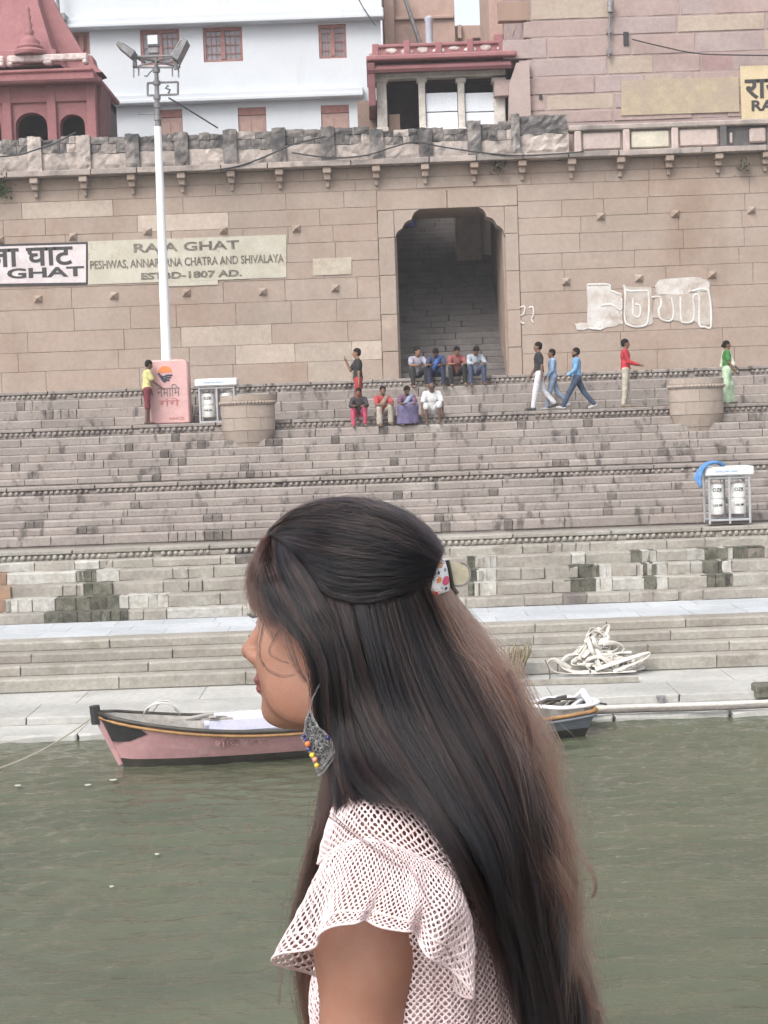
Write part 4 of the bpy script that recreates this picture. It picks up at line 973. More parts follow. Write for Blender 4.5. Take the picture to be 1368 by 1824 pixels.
M_LEAF2 = mk('dry_weed', (.13, .11, .07), (.09, .08, .06), sc=8); ML_ = M_LEAF; M_LEAF = M_LEAF2
sprig(888, 298, YW-.1, 60, .2, 'dry weeds hanging under the ledge near the arch'); sprig(1325, 296, YW-.1, 50, .18, 'dry weeds hanging under the soot blackened right ledge')
# ------------------------------------------------------------------ boats
M_BPINK = mk('pink_boat_paint', (.53, .30, .31), (.46, .26, .265), sc=3, rough=.6, stain=(.33, .27, .27), ssc=(1.2, 1.2, 3), slo=.56, shi=.66, samt=.7, bsc=12, fine=.2, wash=(.56, .36, .38), wlo=.55, whi=.7, wsc=(.8, .8, 2))
M_BTAR = mk('tarred_bottom', (.035, .032, .028), (.06, .052, .042), sc=5, rough=.5)
M_BBLK = mk('black_bow_tar', (.02, .02, .022), (.035, .034, .034), sc=5, rough=.6)
M_BRIM = mk('ochre_rim_paint', (.36, .20, .075), (.26, .14, .06), sc=6, rough=.6)
M_BWOOD = mk('bleached_deck_wood', (.42, .40, .37), (.30, .28, .25), sc=5, bsc=14, fine=.25)
M_BLILA = mk('lilac_board', (.62, .62, .76), (.58, .58, .70), sc=3, bump=.05)
M_BGREY = mk('slate_boat_paint', (.19, .205, .24), (.145, .155, .18), sc=3, rough=.55, bsc=12, stain=(.2, .2, .22), slo=.6, shi=.75)
def boat(bow, stern, beam, hb, hs, hm, label, hullm, transom, name='rowing_boat', blackbow=False, rimm=None):
    bow, stern = Vector(bow), Vector(stern); ax = (stern-bow); Ln = ax.length; ax.normalize(); sd = Vector((ax.y, -ax.x, 0))   # sd points to the camera side
    if sd.y > 0: sd = -sd
    root = empty(name, (bow+stern)/2, label, 'boat')
    n = 26
    def sec(t):
        w = beam/2*(math.sin(math.pi*min(1, (t*.93+.0))**.75)**.62 if t > 0 else 0)
        if transom: w = beam/2*(min(1, t/.45)**.6 if t < .45 else 1-.42*((t-.45)/.55)**2)
        w = max(w, .035)
        h = hm+(hb-hm)*max(0, 1-t/.45)**2+(hs-hm)*max(0, (t-.6)/.4)**2
        return w, h
    def P(t, s_, f, below=.22, rake=True):
        """f 0 keel .. 1 rim"""
        w, h = sec(t); z = -below+(h+below)*f
        ww = w*(f**.55)*(1 if f > .02 else 0); off = 0
        if t < .35: off += (1-f)*.42*(1-t/.35)**1.5
        if transom and t > .8: off -= (1-f)*.22*((t-.8)/.2)
        return bow+ax*(t*Ln+off)+sd*(s_*ww)+Vector((0, 0, z))
    F = [0, .12, .3, .5, .7, .88, 1.0]
    zt = lambda t, f: P(t, 1, f).z
    def tar_(t): return min(.6, (.22+.13)/(sec(t)[1]+.22))
    def shell(f0, f1, mat, nm, inset=0., parent=root):
        g = MB(); m_ = 7; FF = lambda t: np.linspace(tar_(t) if f0 is None else f0, tar_(t) if f1 is None else f1, 7)
        ff = FF(1)
        for s_ in (1, -1):
            vs = []
            for i in range(n+1):
                t = i/n
                for f in FF(t): p = P(t, s_, f); c = P(t, 0, f); vs.append(c+(p-c)*(1-inset/max(.05, (p-c).length)) if inset else p)
            fs = [(i*m_+k, (i+1)*m_+k, (i+1)*m_+k+1, i*m_+k+1) for i in range(n) for k in range(m_-1)]
            g.add(vs, [f if (s_ > 0) != (inset > 0) else f[::-1] for f in fs])
        if transom:
            ring = [P(1, 1, f) for f in ff]+[P(1, -1, f) for f in ff[::-1]]
            g.add(ring, [tuple(range(len(ring)))])
        return g.build(nm, mat, parent, auto=50)
    tar = .40
    shell(0, None, M_BTAR, 'tarred_bottom'); shell(None, 1, hullm, 'hull'); shell(.3, .995, M_BWOOD, 'hull_lining', .05)
    for s_ in (1, -1):
        g = MB(); g.tube([P(i/n, s_, 1)+Vector((0, 0, .0)) for i in range(n+1)], .03, 8, flat=(1, 1.1)); g.build('gunwale', rimm or (M_BRIM if transom else M_BTAR), root, smooth=True)
        g = MB(); g.tube([P(i/n, s_, 1)*1+Vector((0, 0, -.06)) for i in range(n+1)], .024, 6); g.build('rubbing_strake', M_BRIM if not transom else M_BGREY, root, smooth=True)
    if transom:
        g = MB(); g.tube([P(1, 1, 1), P(1, -1, 1)], .04, 8); g.build('stern_rail', rimm or M_BRIM, root)
    # floor boards and thwarts
    for k, t in enumerate(np.linspace(.2, .86, 7)):
        w, h = sec(t); c = bow+ax*(t*Ln); z = h-.2; g = MB(); u, v_ = ax*.11, sd*(w*.74)
        g.prism([(-1, -1), (1, -1), (1, 1), (-1, 1)], c+Vector((0, 0, z)), u, v_, (0, 0, .035)); g.build('thwart', M_BWOOD, root)
    g = MB(); vs = []
    for i in range(2, n-1):
        t = i/n; p = P(t, .9, .42); q_ = P(t, -.9, .42); vs += [p, q_]
    g.add(vs, [(2*i, 2*i+1, 2*i+3, 2*i+2) for i in range(len(vs)//2-1)]); g.build('floorboards', M_BWOOD, root)
    if blackbow:
        g = MB(); ff = np.linspace(.601, 1, 8); nn_ = 14
        for s_ in (1, -1):
            vs = []
            for i in range(nn_+1):
                for k, f in enumerate(ff):
                    tm_ = (.012+.088*min(1, (f-.60)/.2)**.7)*(1+.06*math.sin(f*40)); t = tm_*i/nn_
                    p = P(t, s_, f); vs.append(p+sd*s_*.006-ax*.004)
            m_ = len(ff); g.add(vs, [(i*m_+k, (i+1)*m_+k, (i+1)*m_+k+1, i*m_+k+1) for i in range(nn_) for k in range(m_-1)])
        g.build('black_bow_paint', M_BBLK, root)
        st = [P(0, 0, f)-ax*.03 for f in (.25, .5, .8, 1.0)]; st.append(st[-1]+Vector((0, 0, .07))-ax*.02); g = MB(); g.tube(st, [.04, .05, .055, .06, .045], 8); g.build('stem_post', M_BPINK, root)
        g = MB(); g.tube([st[-2]-Vector((0, 0, .16)), st[-1]+Vector((0, 0, .03))], .075, 8); g.build('stem_head', M_BBLK, root)
    return root, P, ax, sd
bp = atz(205, 1366, 0.0); be = atz(900, 1314, 0.0)
axn = (be-bp).normalized()
pb_, PB, axb, sdb = boat(bp-axn*.2, be, 1.3, .80, .6, .48, 'pink wooden rowing boat with a black painted bow, moored behind the woman', M_BPINK, False, blackbow=True)
letters_me = text_mesh('शिव गंगा', .13, .004, 0, .75)
pt = PB(.33, 1, .80); o = put('lettering', letters_me, pb_, pt+sdb*.012, math.atan2(axb.y, axb.x), (1, 1, 1), mk('worn_dark_lettering', (.20, .10, .105), (.42, .24, .25), sc=9, bump=0))
# cargo in the boat: lilac board, coil of wire, loose planks
g = MB(); c = PB(.43, 0, .9); u, v_ = axb, Vector((-axb.y, axb.x, 0))
M3 = lambda a, b_, z: c+u*a+v_*b_+Vector((0, 0, z))
g.prism([(-1.05, -.28), (1.15, -.28), (1.15, .32), (-1.05, .32)], M3(0, .25, -.02), u, v_+Vector((0, 0, .25)), Vector((0, 0, .10))); tag(g.build('lilac_board', M_BLILA), 'pale lilac painted board lying across the pink boat', 'board')
g = MB(); g.prism([(-1.0, -.03), (1.1, -.03), (1.1, .03), (-1.0, .03)], M3(0, -.04, .005), u, v_, Vector((0, 0, .16))); g.build('front_rail', M_BLILA, bpy.data.objects['lilac_board'])
g = MB(); c2 = PB(.15, -.2, 1.0)+Vector((0, 0, .05))
for k in range(4):
    r_ = .26-.02*k; g.tube([c2+axb*(r_*math.cos(a))+Vector((0, .3*r_*math.sin(a), abs(r_*math.sin(a))*.75+.02*k)) for a in np.linspace(0, 2*math.pi, 22)], .009, 5)
tag(g.build('wire_coil', M_GRAFW, smooth=True), 'loose coil of white wire standing in the bow of the pink boat', 'coil')
for (t0, t1, s_, dz), lb in zip(((.20, .27, .3, .10), (.30, .27, -.3, .1), (.16, .32, .0, .06)), ('short weathered plank nearest the coil in the pink boat bow', 'short weathered plank beside the lilac board in the pink boat', 'longest weathered plank lying along the pink boat bow')):
    A = PB(t0, s_, 1)+Vector((0, 0, dz-.05)); B_ = PB(t1, -s_*.6, 1)+Vector((0, 0, dz)); d_ = (B_-A); g = MB(); w_ = d_.cross(Vector((0, 0, 1))).normalized()
    g.prism([(0, -.06), (d_.length, -.06), (d_.length, .06), (0, .06)], A, d_.normalized(), w_, (0, 0, .03)); tag(g.build('loose_plank', M_BWOOD), lb, 'plank', 'loose planks in the pink boat')
# mooring line
g = MB(); A = PB(0, 0, .97)-axb*.04; e = atz(-30, 1378, .02); g.tube([A+(e-A)*t+Vector((0, 0, -.10*math.sin(math.pi*t))) for t in np.linspace(0, 1, 16)], .011, 5)
tag(g.build('mooring_rope', flat('hemp_rope', (.30, .27, .21))), 'thin mooring rope running from the pink bow to the water', 'rope')
# slate boat
sp = atz(1042, 1304, 0.0); sb_ = atz(690, 1322, 0.0); axs = (sp-sb_).normalized()
gb_, PG, axg, sdg = boat(sb_, sp+axs*.1, 1.35, .5, .40, .34, 'slate grey boat with an ochre rim and square stern, right of the woman', M_BGREY, True)
M_WHP = flat('white_frame_paint', (.74, .74, .78), .5)
g = MB(); c = PG(.86, .0, 1)+Vector((0, 0, .10)); pts = []
for a in np.linspace(0, 2*math.pi, 40): 
    k = math.cos(a); pts.append(c+axg*(.62*k-.1)+sdg*(.42*math.sin(a)*(1 if k > 0 else 1+.95*k))+Vector((0, 0, .0)))
g.tube(pts, .045, 8, flat=(.7, 1.4)); rg = g.build('oval_rail', M_WHP, smooth=True); tag(rg, 'white pointed oval frame lying on the stern of the slate grey boat', 'frame')
g = MB(); g.tube([c+axg*.25-sdg*.3, c+axg*.32+Vector((0, 0, .16)), c+axg*.38+sdg*.28], .05, 6); g.tube([c+axg*.1+sdg*.3, c+axg*.35-sdg*.2], .035, 6); g.build('crossbar', M_WHP, rg)
r_ = empty('clutter_heap', PG(.8, -.6, .9), 'dark clutter of nets and sticks in the stern of the slate grey boat', 'clutter')
for k in range(9):
    a = PG(rnd.uniform(.7, .95), rnd.uniform(-.9, -.2), .95)+Vector((0, 0, rnd.uniform(0, .1))); b_ = a+axg*rnd.uniform(.2, .5)+Vector((0, rnd.uniform(-.1, .1), rnd.uniform(0, .12))); g = MB(); g.tube([a, (a+b_)/2+Vector((0, 0, .04)), b_], rnd.uniform(.015, .04), 5); g.build('stick', rnd.choice((M_BWOOD, M_BTAR, M_DARK)), r_)

# ------------------------------------------------------------------ things on the quay
M_HOSE = mk('white_fire_hose', (.60, .575, .53), (.50, .47, .43), sc=7, rough=.8, bsc=30, fine=.15)
hp = empty('hose_pile', atz(1070, 1200, ZQ), 'tangled heap of flat white fire hose on the quay against the low steps', 'hose')
rs = random.Random(5)
c0 = atz(1068, 1199, ZQ); 
def hose(pts, w, mat=M_HOSE):
    C = catm(pts, len(pts)*7); n = len(C); g = MB(); vs = []; tw = rs.uniform(0, 3.1)
    for i in range(n):
        t = Vector(C[min(i+1, n-1)])-Vector(C[max(i-1, 0)]); t.normalize(); u = t.cross(Vector((.2, -1, .3))).normalized(); v_ = t.cross(u)
        a = tw+1.1*math.sin(i*.07+tw); ww = u*math.cos(a)+v_*math.sin(a); nn_ = t.cross(ww)
        p = Vector(C[i])
        for (aa, bb) in ((-1, 0), (-.55, .22), (.55, .22), (1, 0), (.55, -.22), (-.55, -.22)): vs.append(p+ww*aa*w+nn_*bb*w)
    fs = [(i*6+k, i*6+(k+1) % 6, (i+1)*6+(k+1) % 6, (i+1)*6+k) for i in range(n-1) for k in range(6)]+[(5, 4, 3, 2, 1, 0), tuple((n-1)*6+k for k in range(6))]
    g.add(vs, fs); g.build('hose_loop', mat, hp, smooth=True)
for k in range(34):
    lev = rs.random()**1.2; wd = .72*(1-lev)**.8; cx = c0.x+rs.uniform(-wd, wd)*.75; ra = rs.uniform(.16, .46)*(1-.45*lev); rb = rs.uniform(.05, .15); ti = rs.gauss(0, .5)*(.4+lev); dp = rs.uniform(-.14, .14)
    zc_ = ZQ+max(rb+.04, .05+lev*.58); a0 = rs.uniform(0, 6.28); pts = []
    for j in range(11):
        an = a0+j*.52; e = 1+.12*math.sin(3*an+k); xx, zz_ = ra*e*math.cos(an), rb*math.sin(an)+.02*math.sin(2*an+k)
        pts.append((cx+xx*math.cos(ti)-zz_*math.sin(ti), c0.y+lev*.32-.08+dp*math.sin(an+k)+.05*math.sin(an), max(ZQ+.045, zc_+xx*math.sin(ti)+zz_*math.cos(ti))))
    hose(pts, rs.uniform(.034, .05))
hose([(c0.x-.5, c0.y-.05, ZQ+.1), (c0.x-.8, c0.y-.1, ZQ+.28), (c0.x-.92, c0.y-.1, ZQ+.2), (c0.x-.75, c0.y-.15, ZQ+.06), (c0.x-.2, c0.y-.3, ZQ+.05), (c0.x+.6, c0.y-.28, ZQ+.06)], .045)
hose([(c0.x-.1, c0.y-.2, ZQ+.1), (c0.x+.5, c0.y-.2, ZQ+.28), (c0.x+.86, c0.y-.15, ZQ+.36), (c0.x+.75, c0.y-.2, ZQ+.25), (c0.x+.2, c0.y-.3, ZQ+.07)], .045)
hose([(c0.x-.35, c0.y, ZQ+.25), (c0.x-.1, c0.y+.2, ZQ+.55), (c0.x+.2, c0.y+.3, ZQ+.80), (c0.x+.12, c0.y+.2, ZQ+.6), (c0.x-.3, c0.y-.05, ZQ+.3)], .05)
# sheaf beside it
sf = empty('straw_sheaf', atz(918, 1212, ZQ), 'bundle of dry straw and reeds leaning on the low steps beside the hair', 'bundle')
c = atz(916, 1210, ZQ); M_STRAW = mk('dry_straw', (.26, .22, .14), (.17, .14, .09), sc=12)
for k in range(46):
    a = Vector((c.x+rs.gauss(-.02, .10), c.y+rs.gauss(.05, .06), ZQ)); b_ = a+Vector((rs.gauss(.10, .12), .12+rs.gauss(0, .04), rs.uniform(.42, .62))); g = MB(); g.tube([a, (a+b_)/2+Vector((rs.gauss(0, .02), -.02, 0)), b_], rs.uniform(.008, .016), 4)
    g.build('reed', M_STRAW, sf)
A = atz(930, 1220, ZQ); B_ = atz(1137, 1214, ZQ); g = MB(); d_ = B_-A
g.prism([(0, -.07), (d_.length, -.06), (d_.length, .06), (0, .07)], A, d_.normalized(), Vector((-d_.y, d_.x, 0)).normalized(), (0, 0, .075)); tag(g.build('timber_plank', mk('grey_timber', (.33, .31, .27), (.25, .23, .2), sc=6)), 'long grey timber plank lying on the quay below the hose heap', 'plank')
g = MB(); p = atz(968, 1210, ZQ); g.tube(catm([tuple(p+Vector((.05, .1, .32))), tuple(p+Vector((.1, -.05, .16))), tuple(p+Vector((.06, -.3, .02))), tuple(p+Vector((-.15, -.45, .015))), tuple(p+Vector((-.4, -.42, .015)))], 24), .010, 5); tag(g.build('black_hose', M_CAB), 'thin dark hose curling on the quay beside the timber plank', 'hose')
# pipes along the water
for (xa_, ya_, xb2, yb2, Yo, r_, lb) in ((1055, 1262, 1480, 1246, .12, .035, 'pale water pipe lying along the foot of the quay'), (1040, 1270, 1480, 1254, -.12, .03, 'dark pipe lying on the ledge in front of the pale pipe')):
    A = atz(xa_, ya_, ZL+.05); B_ = atz(xb2, yb2, ZL+.05); g = MB(); g.tube([A+(B_-A)*t+Vector((0, .03*math.sin(9*t), .0)) for t in np.linspace(0, 1, 14)], r_, 8)
    tag(g.build('water_pipe', M_HOSE if lb.startswith('pale') else M_DARK, smooth=True), lb, 'pipe', 'pipes along the quay')
p = atz(1175, 1250, ZL); g = MB(); g.bbox(p.x-.04, p.x+.04, YQ-.09, YQ-.02, ZL, ZQ-.02, .01); g.tube([(p.x-.07, YQ-.06, ZQ-.03), (p.x+.07, YQ-.06, ZQ-.03)], .03, 6); tag(g.build('mooring_cleat', M_STEEL), 'small iron mooring cleat on the face of the quay', 'cleat')
p = at(1356, 1235, YQ); g = MB(); g.bbox(p.x-.12, p.x+.4, YQ-.14, YQ+.2, ZL+.02, ZQ+.12, .03); tag(g.build('dark_block', M_MOSS), 'dark stone block at the quay edge beside the right photo border', 'block')
# floating petals and foam
M_PET = flat('white_petal', (.5, .5, .42))
for k, (x, y) in enumerate(((32, 1403), (157, 1402), (202, 1393), (199, 1584), (280, 1526))):
    p = atz(x, y, .012); g = MB(); n_ = 9; rr_ = (.04, .038, .045, .02, .022)[k]
    g.lathe((p.x, p.y, .03), [(.004, 0), (rr_*.7, .004), (rr_, .018), (rr_*.72, .012), (.004, .008)], n_, sx=1.3)
    tag(g.build('floating_petal', M_PET, smooth=True), ('white petal floating alone near the left photo edge', 'white petal floating under the pink boat bow, left of the pair', 'white petal floating under the pink boat bow, right of the pair', 'small white petal floating low in the open water', 'small white petal floating in the pink reflection')[k], 'petal', 'petals floating on the river')
# ------------------------------------------------------------------ bodies: smooth solid fields turned into one continuous mesh
class SDF:
    def __init__(s, lo, hi, h):
        s.lo = np.array(lo, float); s.h = h; n = np.ceil((np.array(hi)-s.lo)/h).astype(int)+1
        s.ax = [s.lo[i]+h*np.arange(n[i]) for i in range(3)]; s.F = np.full(n, 1e3, np.float32)
    def _sub(s, lo, hi, m):
        sl = []
        for i in range(3):
            a = int(max(0, np.floor((lo[i]-m-s.lo[i])/s.h))); b = int(min(s.F.shape[i], np.ceil((hi[i]+m-s.lo[i])/s.h)+1))
            if b <= a: return None, None
            sl.append(slice(a, b))
        return tuple(sl), [x.astype(np.float32) for x in np.meshgrid(*[s.ax[i][sl[i]] for i in range(3)], indexing='ij')]
    def _join(s, sl, d, k, sub=False):
        f = s.F[sl]
        if sub: s.F[sl] = np.maximum(f, -d); return
        if k <= 0: s.F[sl] = np.minimum(f, d); return
        hh = np.maximum(k-np.abs(f-d), 0)/k; s.F[sl] = np.minimum(f, d)-hh*hh*k*.25
    def cap(s, a, b, ra, rb, k=.03, sq=None):
        a = np.array(a, float); b = np.array(b, float); r = max(ra, rb)
        sl, P = s._sub(np.minimum(a, b)-r, np.maximum(a, b)+r, k+3*s.h)
        if sl is None: return s
        d = b-a; L = max(1e-9, d@d); t = np.clip(((P[0]-a[0])*d[0]+(P[1]-a[1])*d[1]+(P[2]-a[2])*d[2])/L, 0, 1)
        q = np.sqrt(sum((P[i]-a[i]-t*d[i])**2 for i in range(3))); s._join(sl, q-(ra+(rb-ra)*t), k); return s
    def ell(s, c, r, k=.03, M=None, sub=False):
        c = np.array(c, float); r = np.array(r, float); m = r.max()
        sl, P = s._sub(c-m, c+m, k+3*s.h)
        if sl is None: return s
        Q = [P[i]-c[i] for i in range(3)]
        if M is not None: Q = [sum(M[j][i]*Q[j] for j in range(3)) for i in range(3)]
        k0 = np.sqrt(sum((Q[i]/r[i])**2 for i in range(3))); k1 = np.sqrt(sum((Q[i]/r[i]**2)**2 for i in range(3)))+1e-9
        s._join(sl, k0*(k0-1)/k1, k, sub); return s
    def cut(s, axis, v, keep_above):
        P = s.ax[axis].reshape([-1 if i == axis else 1 for i in range(3)]).astype(np.float32)
        s.F = np.maximum(s.F, (v-P) if keep_above else (P-v)); return s
    def mesh(s, name, mat=None, smooth=True):
        F = s.F; nx, ny, nz = F.shape; acc = np.zeros((nx-1, ny-1, nz-1, 3), np.float32); cnt = np.zeros((nx-1, ny-1, nz-1), np.float32)
        cor = [(i, j, k) for i in (0, 1) for j in (0, 1) for k in (0, 1)]
        for a in cor:
            for axs_ in range(3):
                if a[axs_]: continue
                b = tuple(a[i]+(i == axs_) for i in range(3))
                fa = F[a[0]:nx-1+a[0], a[1]:ny-1+a[1], a[2]:nz-1+a[2]]; fb = F[b[0]:nx-1+b[0], b[1]:ny-1+b[1], b[2]:nz-1+b[2]]
                m = (fa < 0) != (fb < 0); t = fa[m]/(fa[m]-fb[m]); p = np.tile(np.array(a, np.float32), (len(t), 1)); p[:, axs_] += t
                acc[m] += p; cnt[m] += 1
        act = cnt > 0; idx = np.full(cnt.shape, -1, np.int64); n = int(act.sum()); idx[act] = np.arange(n)
        V = (acc[act]/cnt[act][:, None]+np.argwhere(act))*s.h+s.lo
        faces = []
        for axs_ in range(3):
            o = [i for i in range(3) if i != axs_]
            sa = [slice(None)]*3; sb = [slice(None)]*3
            for i in o: sa[i] = slice(1, -1); sb[i] = slice(1, -1)
            sa[axs_] = slice(0, -1); sb[axs_] = slice(1, None)
            fa, fb = F[tuple(sa)], F[tuple(sb)]; m = (fa < 0) != (fb < 0); w = np.argwhere(m)
            if not len(w): continue
            base = w.copy()
            for i in o: base[:, i] += 1
            def cell(d0, d1):
                q = base.copy(); q[:, o[0]] -= d0; q[:, o[1]] -= d1; return idx[q[:, 0], q[:, 1], q[:, 2]]
            Q = np.stack([cell(1, 1), cell(0, 1), cell(0, 0), cell(1, 0)], -1)
            flip = (fa[m] < 0) if axs_ != 1 else (fa[m] >= 0)
            Q[~flip] = Q[~flip][:, ::-1]; faces.append(Q)
        Q = np.concatenate(faces); me = bpy.data.meshes.new(name); me.from_pydata(V.tolist(), [], Q.tolist())
        if smooth: me.shade_smooth()
        if mat: me.materials.append(mat)
        return me

SKINC = [(.30, .165, .105), (.25, .135, .085), (.19, .10, .065), (.12, .066, .048)]
_sk = {}
def skin(i):
    if i not in _sk: _sk[i] = mk('skin', SKINC[i], tuple(x*.9 for x in SKINC[i]), sc=20, rough=.55, fine=.05, bump=.05, bsc=90)
    return _sk[i]
M_HAIRM = mk('black_hair', (.012, .010, .010), (.02, .017, .015), sc=40, rough=.9, fine=.3, bsc=120, bump=.2)
M_HAIRM.node_tree.nodes['Principled BSDF'].inputs['Specular IOR Level'].default_value = .1
def V3(*a): return np.array(a, float)
def person(px, zfoot, Y, face, label, h=1.68, pose='stand', seat=.43, lean=0., legs=((0, 0), (0, 0)), arms=((0, .1, 0), (0, .1, 0)), spread=0., turn=0., nod=0., flare=.12,
           shirt=None, sleeve='short', pants=None, plen='long', skirt=None, shawl=None, sk=1, bald=False, shoes=None, bun=False, beard=False, group='people on the steps', extra=None):
    """local frame: faces +x, y to the left, z up; face turns it about z. legs: (thigh swing, knee bend) deg; arms: (swing, out, elbow)"""
    K = h/1.70; J = {}
    loc = Vector((px, Y, zfoot)); body = None
    hz_ = seat+.10 if pose == 'sit' else .93
    low = 1e9
    Lg = {}
    for s_, (th, kn) in zip((1, -1), legs):
        hip = V3(0, .09*s_, hz_); a = R(th); sp = R(spread)*s_
        d1 = V3(math.sin(a)*math.cos(sp), math.sin(sp), -math.cos(a)*math.cos(sp)); knee = hip+.43*d1
        b = R(th-kn); d2 = V3(math.sin(b), 0, -math.cos(b)); ank = knee+.42*d2; Lg[s_] = [hip, knee, ank, R(min(20, max(-35, (th-kn)*.6)))]; low = min(low, ank[2])
    dz = (.075-low) if pose != 'sit' else 0
    for s_ in Lg:
        for i in range(3): Lg[s_][i] = Lg[s_][i]+V3(0, 0, dz)
    hc = V3(0, 0, hz_+dz); la = R(lean)
    upv = V3(math.sin(la), 0, math.cos(la)); fw = V3(math.cos(la), 0, -math.sin(la))
    wst = hc+.16*upv; ch = hc+.36*upv; nk = hc+.53*upv-.0*fw; hd = nk+.125*V3(math.sin(la*.5+R(nod)), 0, math.cos(la*.5+R(nod)))+V3(.015, 0, 0)
    Ag = {}
    for s_, arm in zip((1, -1), arms):
        sw, ou, el = arm[:3]; inn = arm[3] if len(arm) > 3 else 0
        sh = nk-.075*upv+V3(0, .175*s_, 0); a = R(sw); d1 = V3(math.sin(a)*math.cos(R(ou*57)), math.sin(R(ou*57))*s_, -math.cos(a)*math.cos(R(ou*57)))
        elb = sh+.27*d1; b = R(sw+el); iy = -R(inn)*s_; d2 = V3(math.sin(b)*math.cos(iy), math.sin(iy), -math.cos(b)*math.cos(iy)); wr = elb+.235*d2; Ag[s_] = (sh, elb, wr, d2)
    allp = [hd+.16, hd-.16, nk, hc+.2, hc-.2]+[p for s_ in Lg for p in Lg[s_][:3]]+[p for s_ in Ag for p in Ag[s_][:3]]
    lo = np.min(allp, 0)-.14; hi = np.max(allp, 0)+.14; lo[0] -= .06; hi[0] += .2
    def fld(hh=.016): return SDF(lo, hi, hh)
    B = fld(.0135)
    B.ell(hc, (.105, .155, .11), .05).ell(wst, (.095, .135, .14), .06).ell(ch, (.105, .16, .15), .06).cap(nk-.06*upv-V3(0, .12, 0), nk-.06*upv+V3(0, .12, 0), .06, .06, .06)
    B.cap(nk-.03*upv, hd-V3(.01, 0, .04), .053, .05, .03)
    Mh = np.array(Matrix.Rotation(R(turn), 3, 'Z')@Matrix.Rotation(R(nod)+la*.5, 3, 'Y'))
    HP = lambda x, y, z: hd+Mh@V3(x, y, z)
    B.ell(HP(-.005, 0, .03), (.095, .075, .092), .02, Mh.T.T).ell(HP(.03, 0, -.045), (.062, .056, .075), .03, Mh).cap(HP(.088, 0, .005), HP(.105, 0, -.028), .010, .013, .012)
    for s_ in (1, -1): B.ell(HP(-.005, .076*s_, -.008), (.018, .010, .03), .008, Mh)
    for s_ in (1, -1):
        hip, kn, an, ft = Lg[s_]; B.cap(hip, kn, .082, .052, .04).cap(kn, an, .052, .034, .02)
        tip = an+V3(.155*math.cos(ft), 0, -.045+.155*math.sin(ft)*.7); B.cap(an-V3(.03, 0, .03), tip, .036, .027, .02)
        sh, elb, wr, d2 = Ag[s_]; B.cap(sh, elb, .047, .037, .03).cap(elb, wr, .037, .026, .015).cap(wr, wr+.085*d2, .028, .026, .015)
    me = B.mesh('person')
    # fingers
    g = MB()
    for s_ in (1, -1):
        sh, elb, wr, d2 = Ag[s_]; kn = wr+.085*d2; side = V3(0, 1., 0) if abs(d2[1]) < .8 else V3(1., 0, 0); side = side-d2*(side@d2); side /= np.linalg.norm(side); pal = np.cross(d2, side)*s_
        for j in range(4):
            o = kn+side*(j-1.5)*.019; l_ = (.066, .076, .072, .056)[j]; m_ = o+d2*l_*.55-pal*.006
            g.tube([o-d2*.02, m_, m_+d2*l_*.4-pal*.024], [.0105, .0095, .007], 5)
        o = wr+d2*.03+side*.03; g.tube([o-side*.015, o+side*.02+d2*.03, o+side*.02+d2*.06-pal*.012], [.012, .011, .008], 5)
    n0 = len(me.vertices); vv_ = [tuple(v.co) for v in me.vertices]+g.v; ff_ = [tuple(p.vertices) for p in me.polygons]+[tuple(i+n0 for i in f) for f in g.f]
    me2 = bpy.data.meshes.new('person'); me2.from_pydata(vv_, [], ff_); me2.shade_smooth(); me2.materials.append(skin(sk)); bpy.data.meshes.remove(me)
    o = put('person', me2, None, loc, R(face), (K, K, K)); tag(o, label, 'person', group)
    def wear(f, name, mat): return put(name, f.mesh(name, mat), o, loc, R(face), (K, K, K))
    if pants is not None:
        f = fld(); f.ell(hc, (.118, .170, .125), .04)
        for s_ in (1, -1):
            hip, kn, an, ft = Lg[s_]; f.cap(hip, kn, .098, .070, .04)
            if plen == 'long': f.cap(kn, an+(kn-an)*.06, .070, .058, .02)
            elif plen == 'wide': f.cap(kn, an+(kn-an)*.1, .075, .085, .02)
            elif plen == 'knee': f.cap(kn, kn+(an-kn)*.1, .074, .074, .02)
        wear(f, 'trousers' if plen != 'knee' else 'shorts', cloth(pants))
    if skirt is not None:
        f = fld(); kc = (Lg[1][1]+Lg[-1][1])/2; ac = (Lg[1][2]+Lg[-1][2])/2
        f.ell(hc, (.125, .175, .13), .05)
        for s_ in (1, -1): f.cap(Lg[s_][0], Lg[s_][1], .11, .11, .09); f.cap(Lg[s_][1], Lg[s_][2]+V3(-.02-(flare-.12), .03*s_, .02), .105, flare, .10)
        f.cap(kc, ac+V3(-(flare-.12), 0, 0), .12, flare+.03, .1); f.cut(2, (0.03 if pose != 'sit' else min(Lg[1][2][2], Lg[-1][2][2])-.02), True)
        wear(f, 'skirt', cloth(skirt))
    if shirt is not None:
        f = fld(); f.ell(hc+.03*upv, (.125, .172, .10), .05).ell(wst, (.115, .157, .15), .06).ell(ch, (.122, .178, .155), .06).cap(nk-.065*upv-V3(0, .13, 0), nk-.065*upv+V3(0, .13, 0), .066, .066, .06)
        for s_ in (1, -1):
            sh, elb, wr, d2 = Ag[s_]
            if sleeve == 'long': f.cap(sh, elb, .065, .054, .03).cap(elb, elb+(wr-elb)*.9, .052, .044, .02)
            else: f.cap(sh, sh+(elb-sh)*.68, .067, .068, .03)
        f.ell(nk+.045*upv+.02*fw, (.062, .062, .05), 0, None, True)
        if pose == 'sit': pass
        wear(f, 'shirt', cloth(shirt))
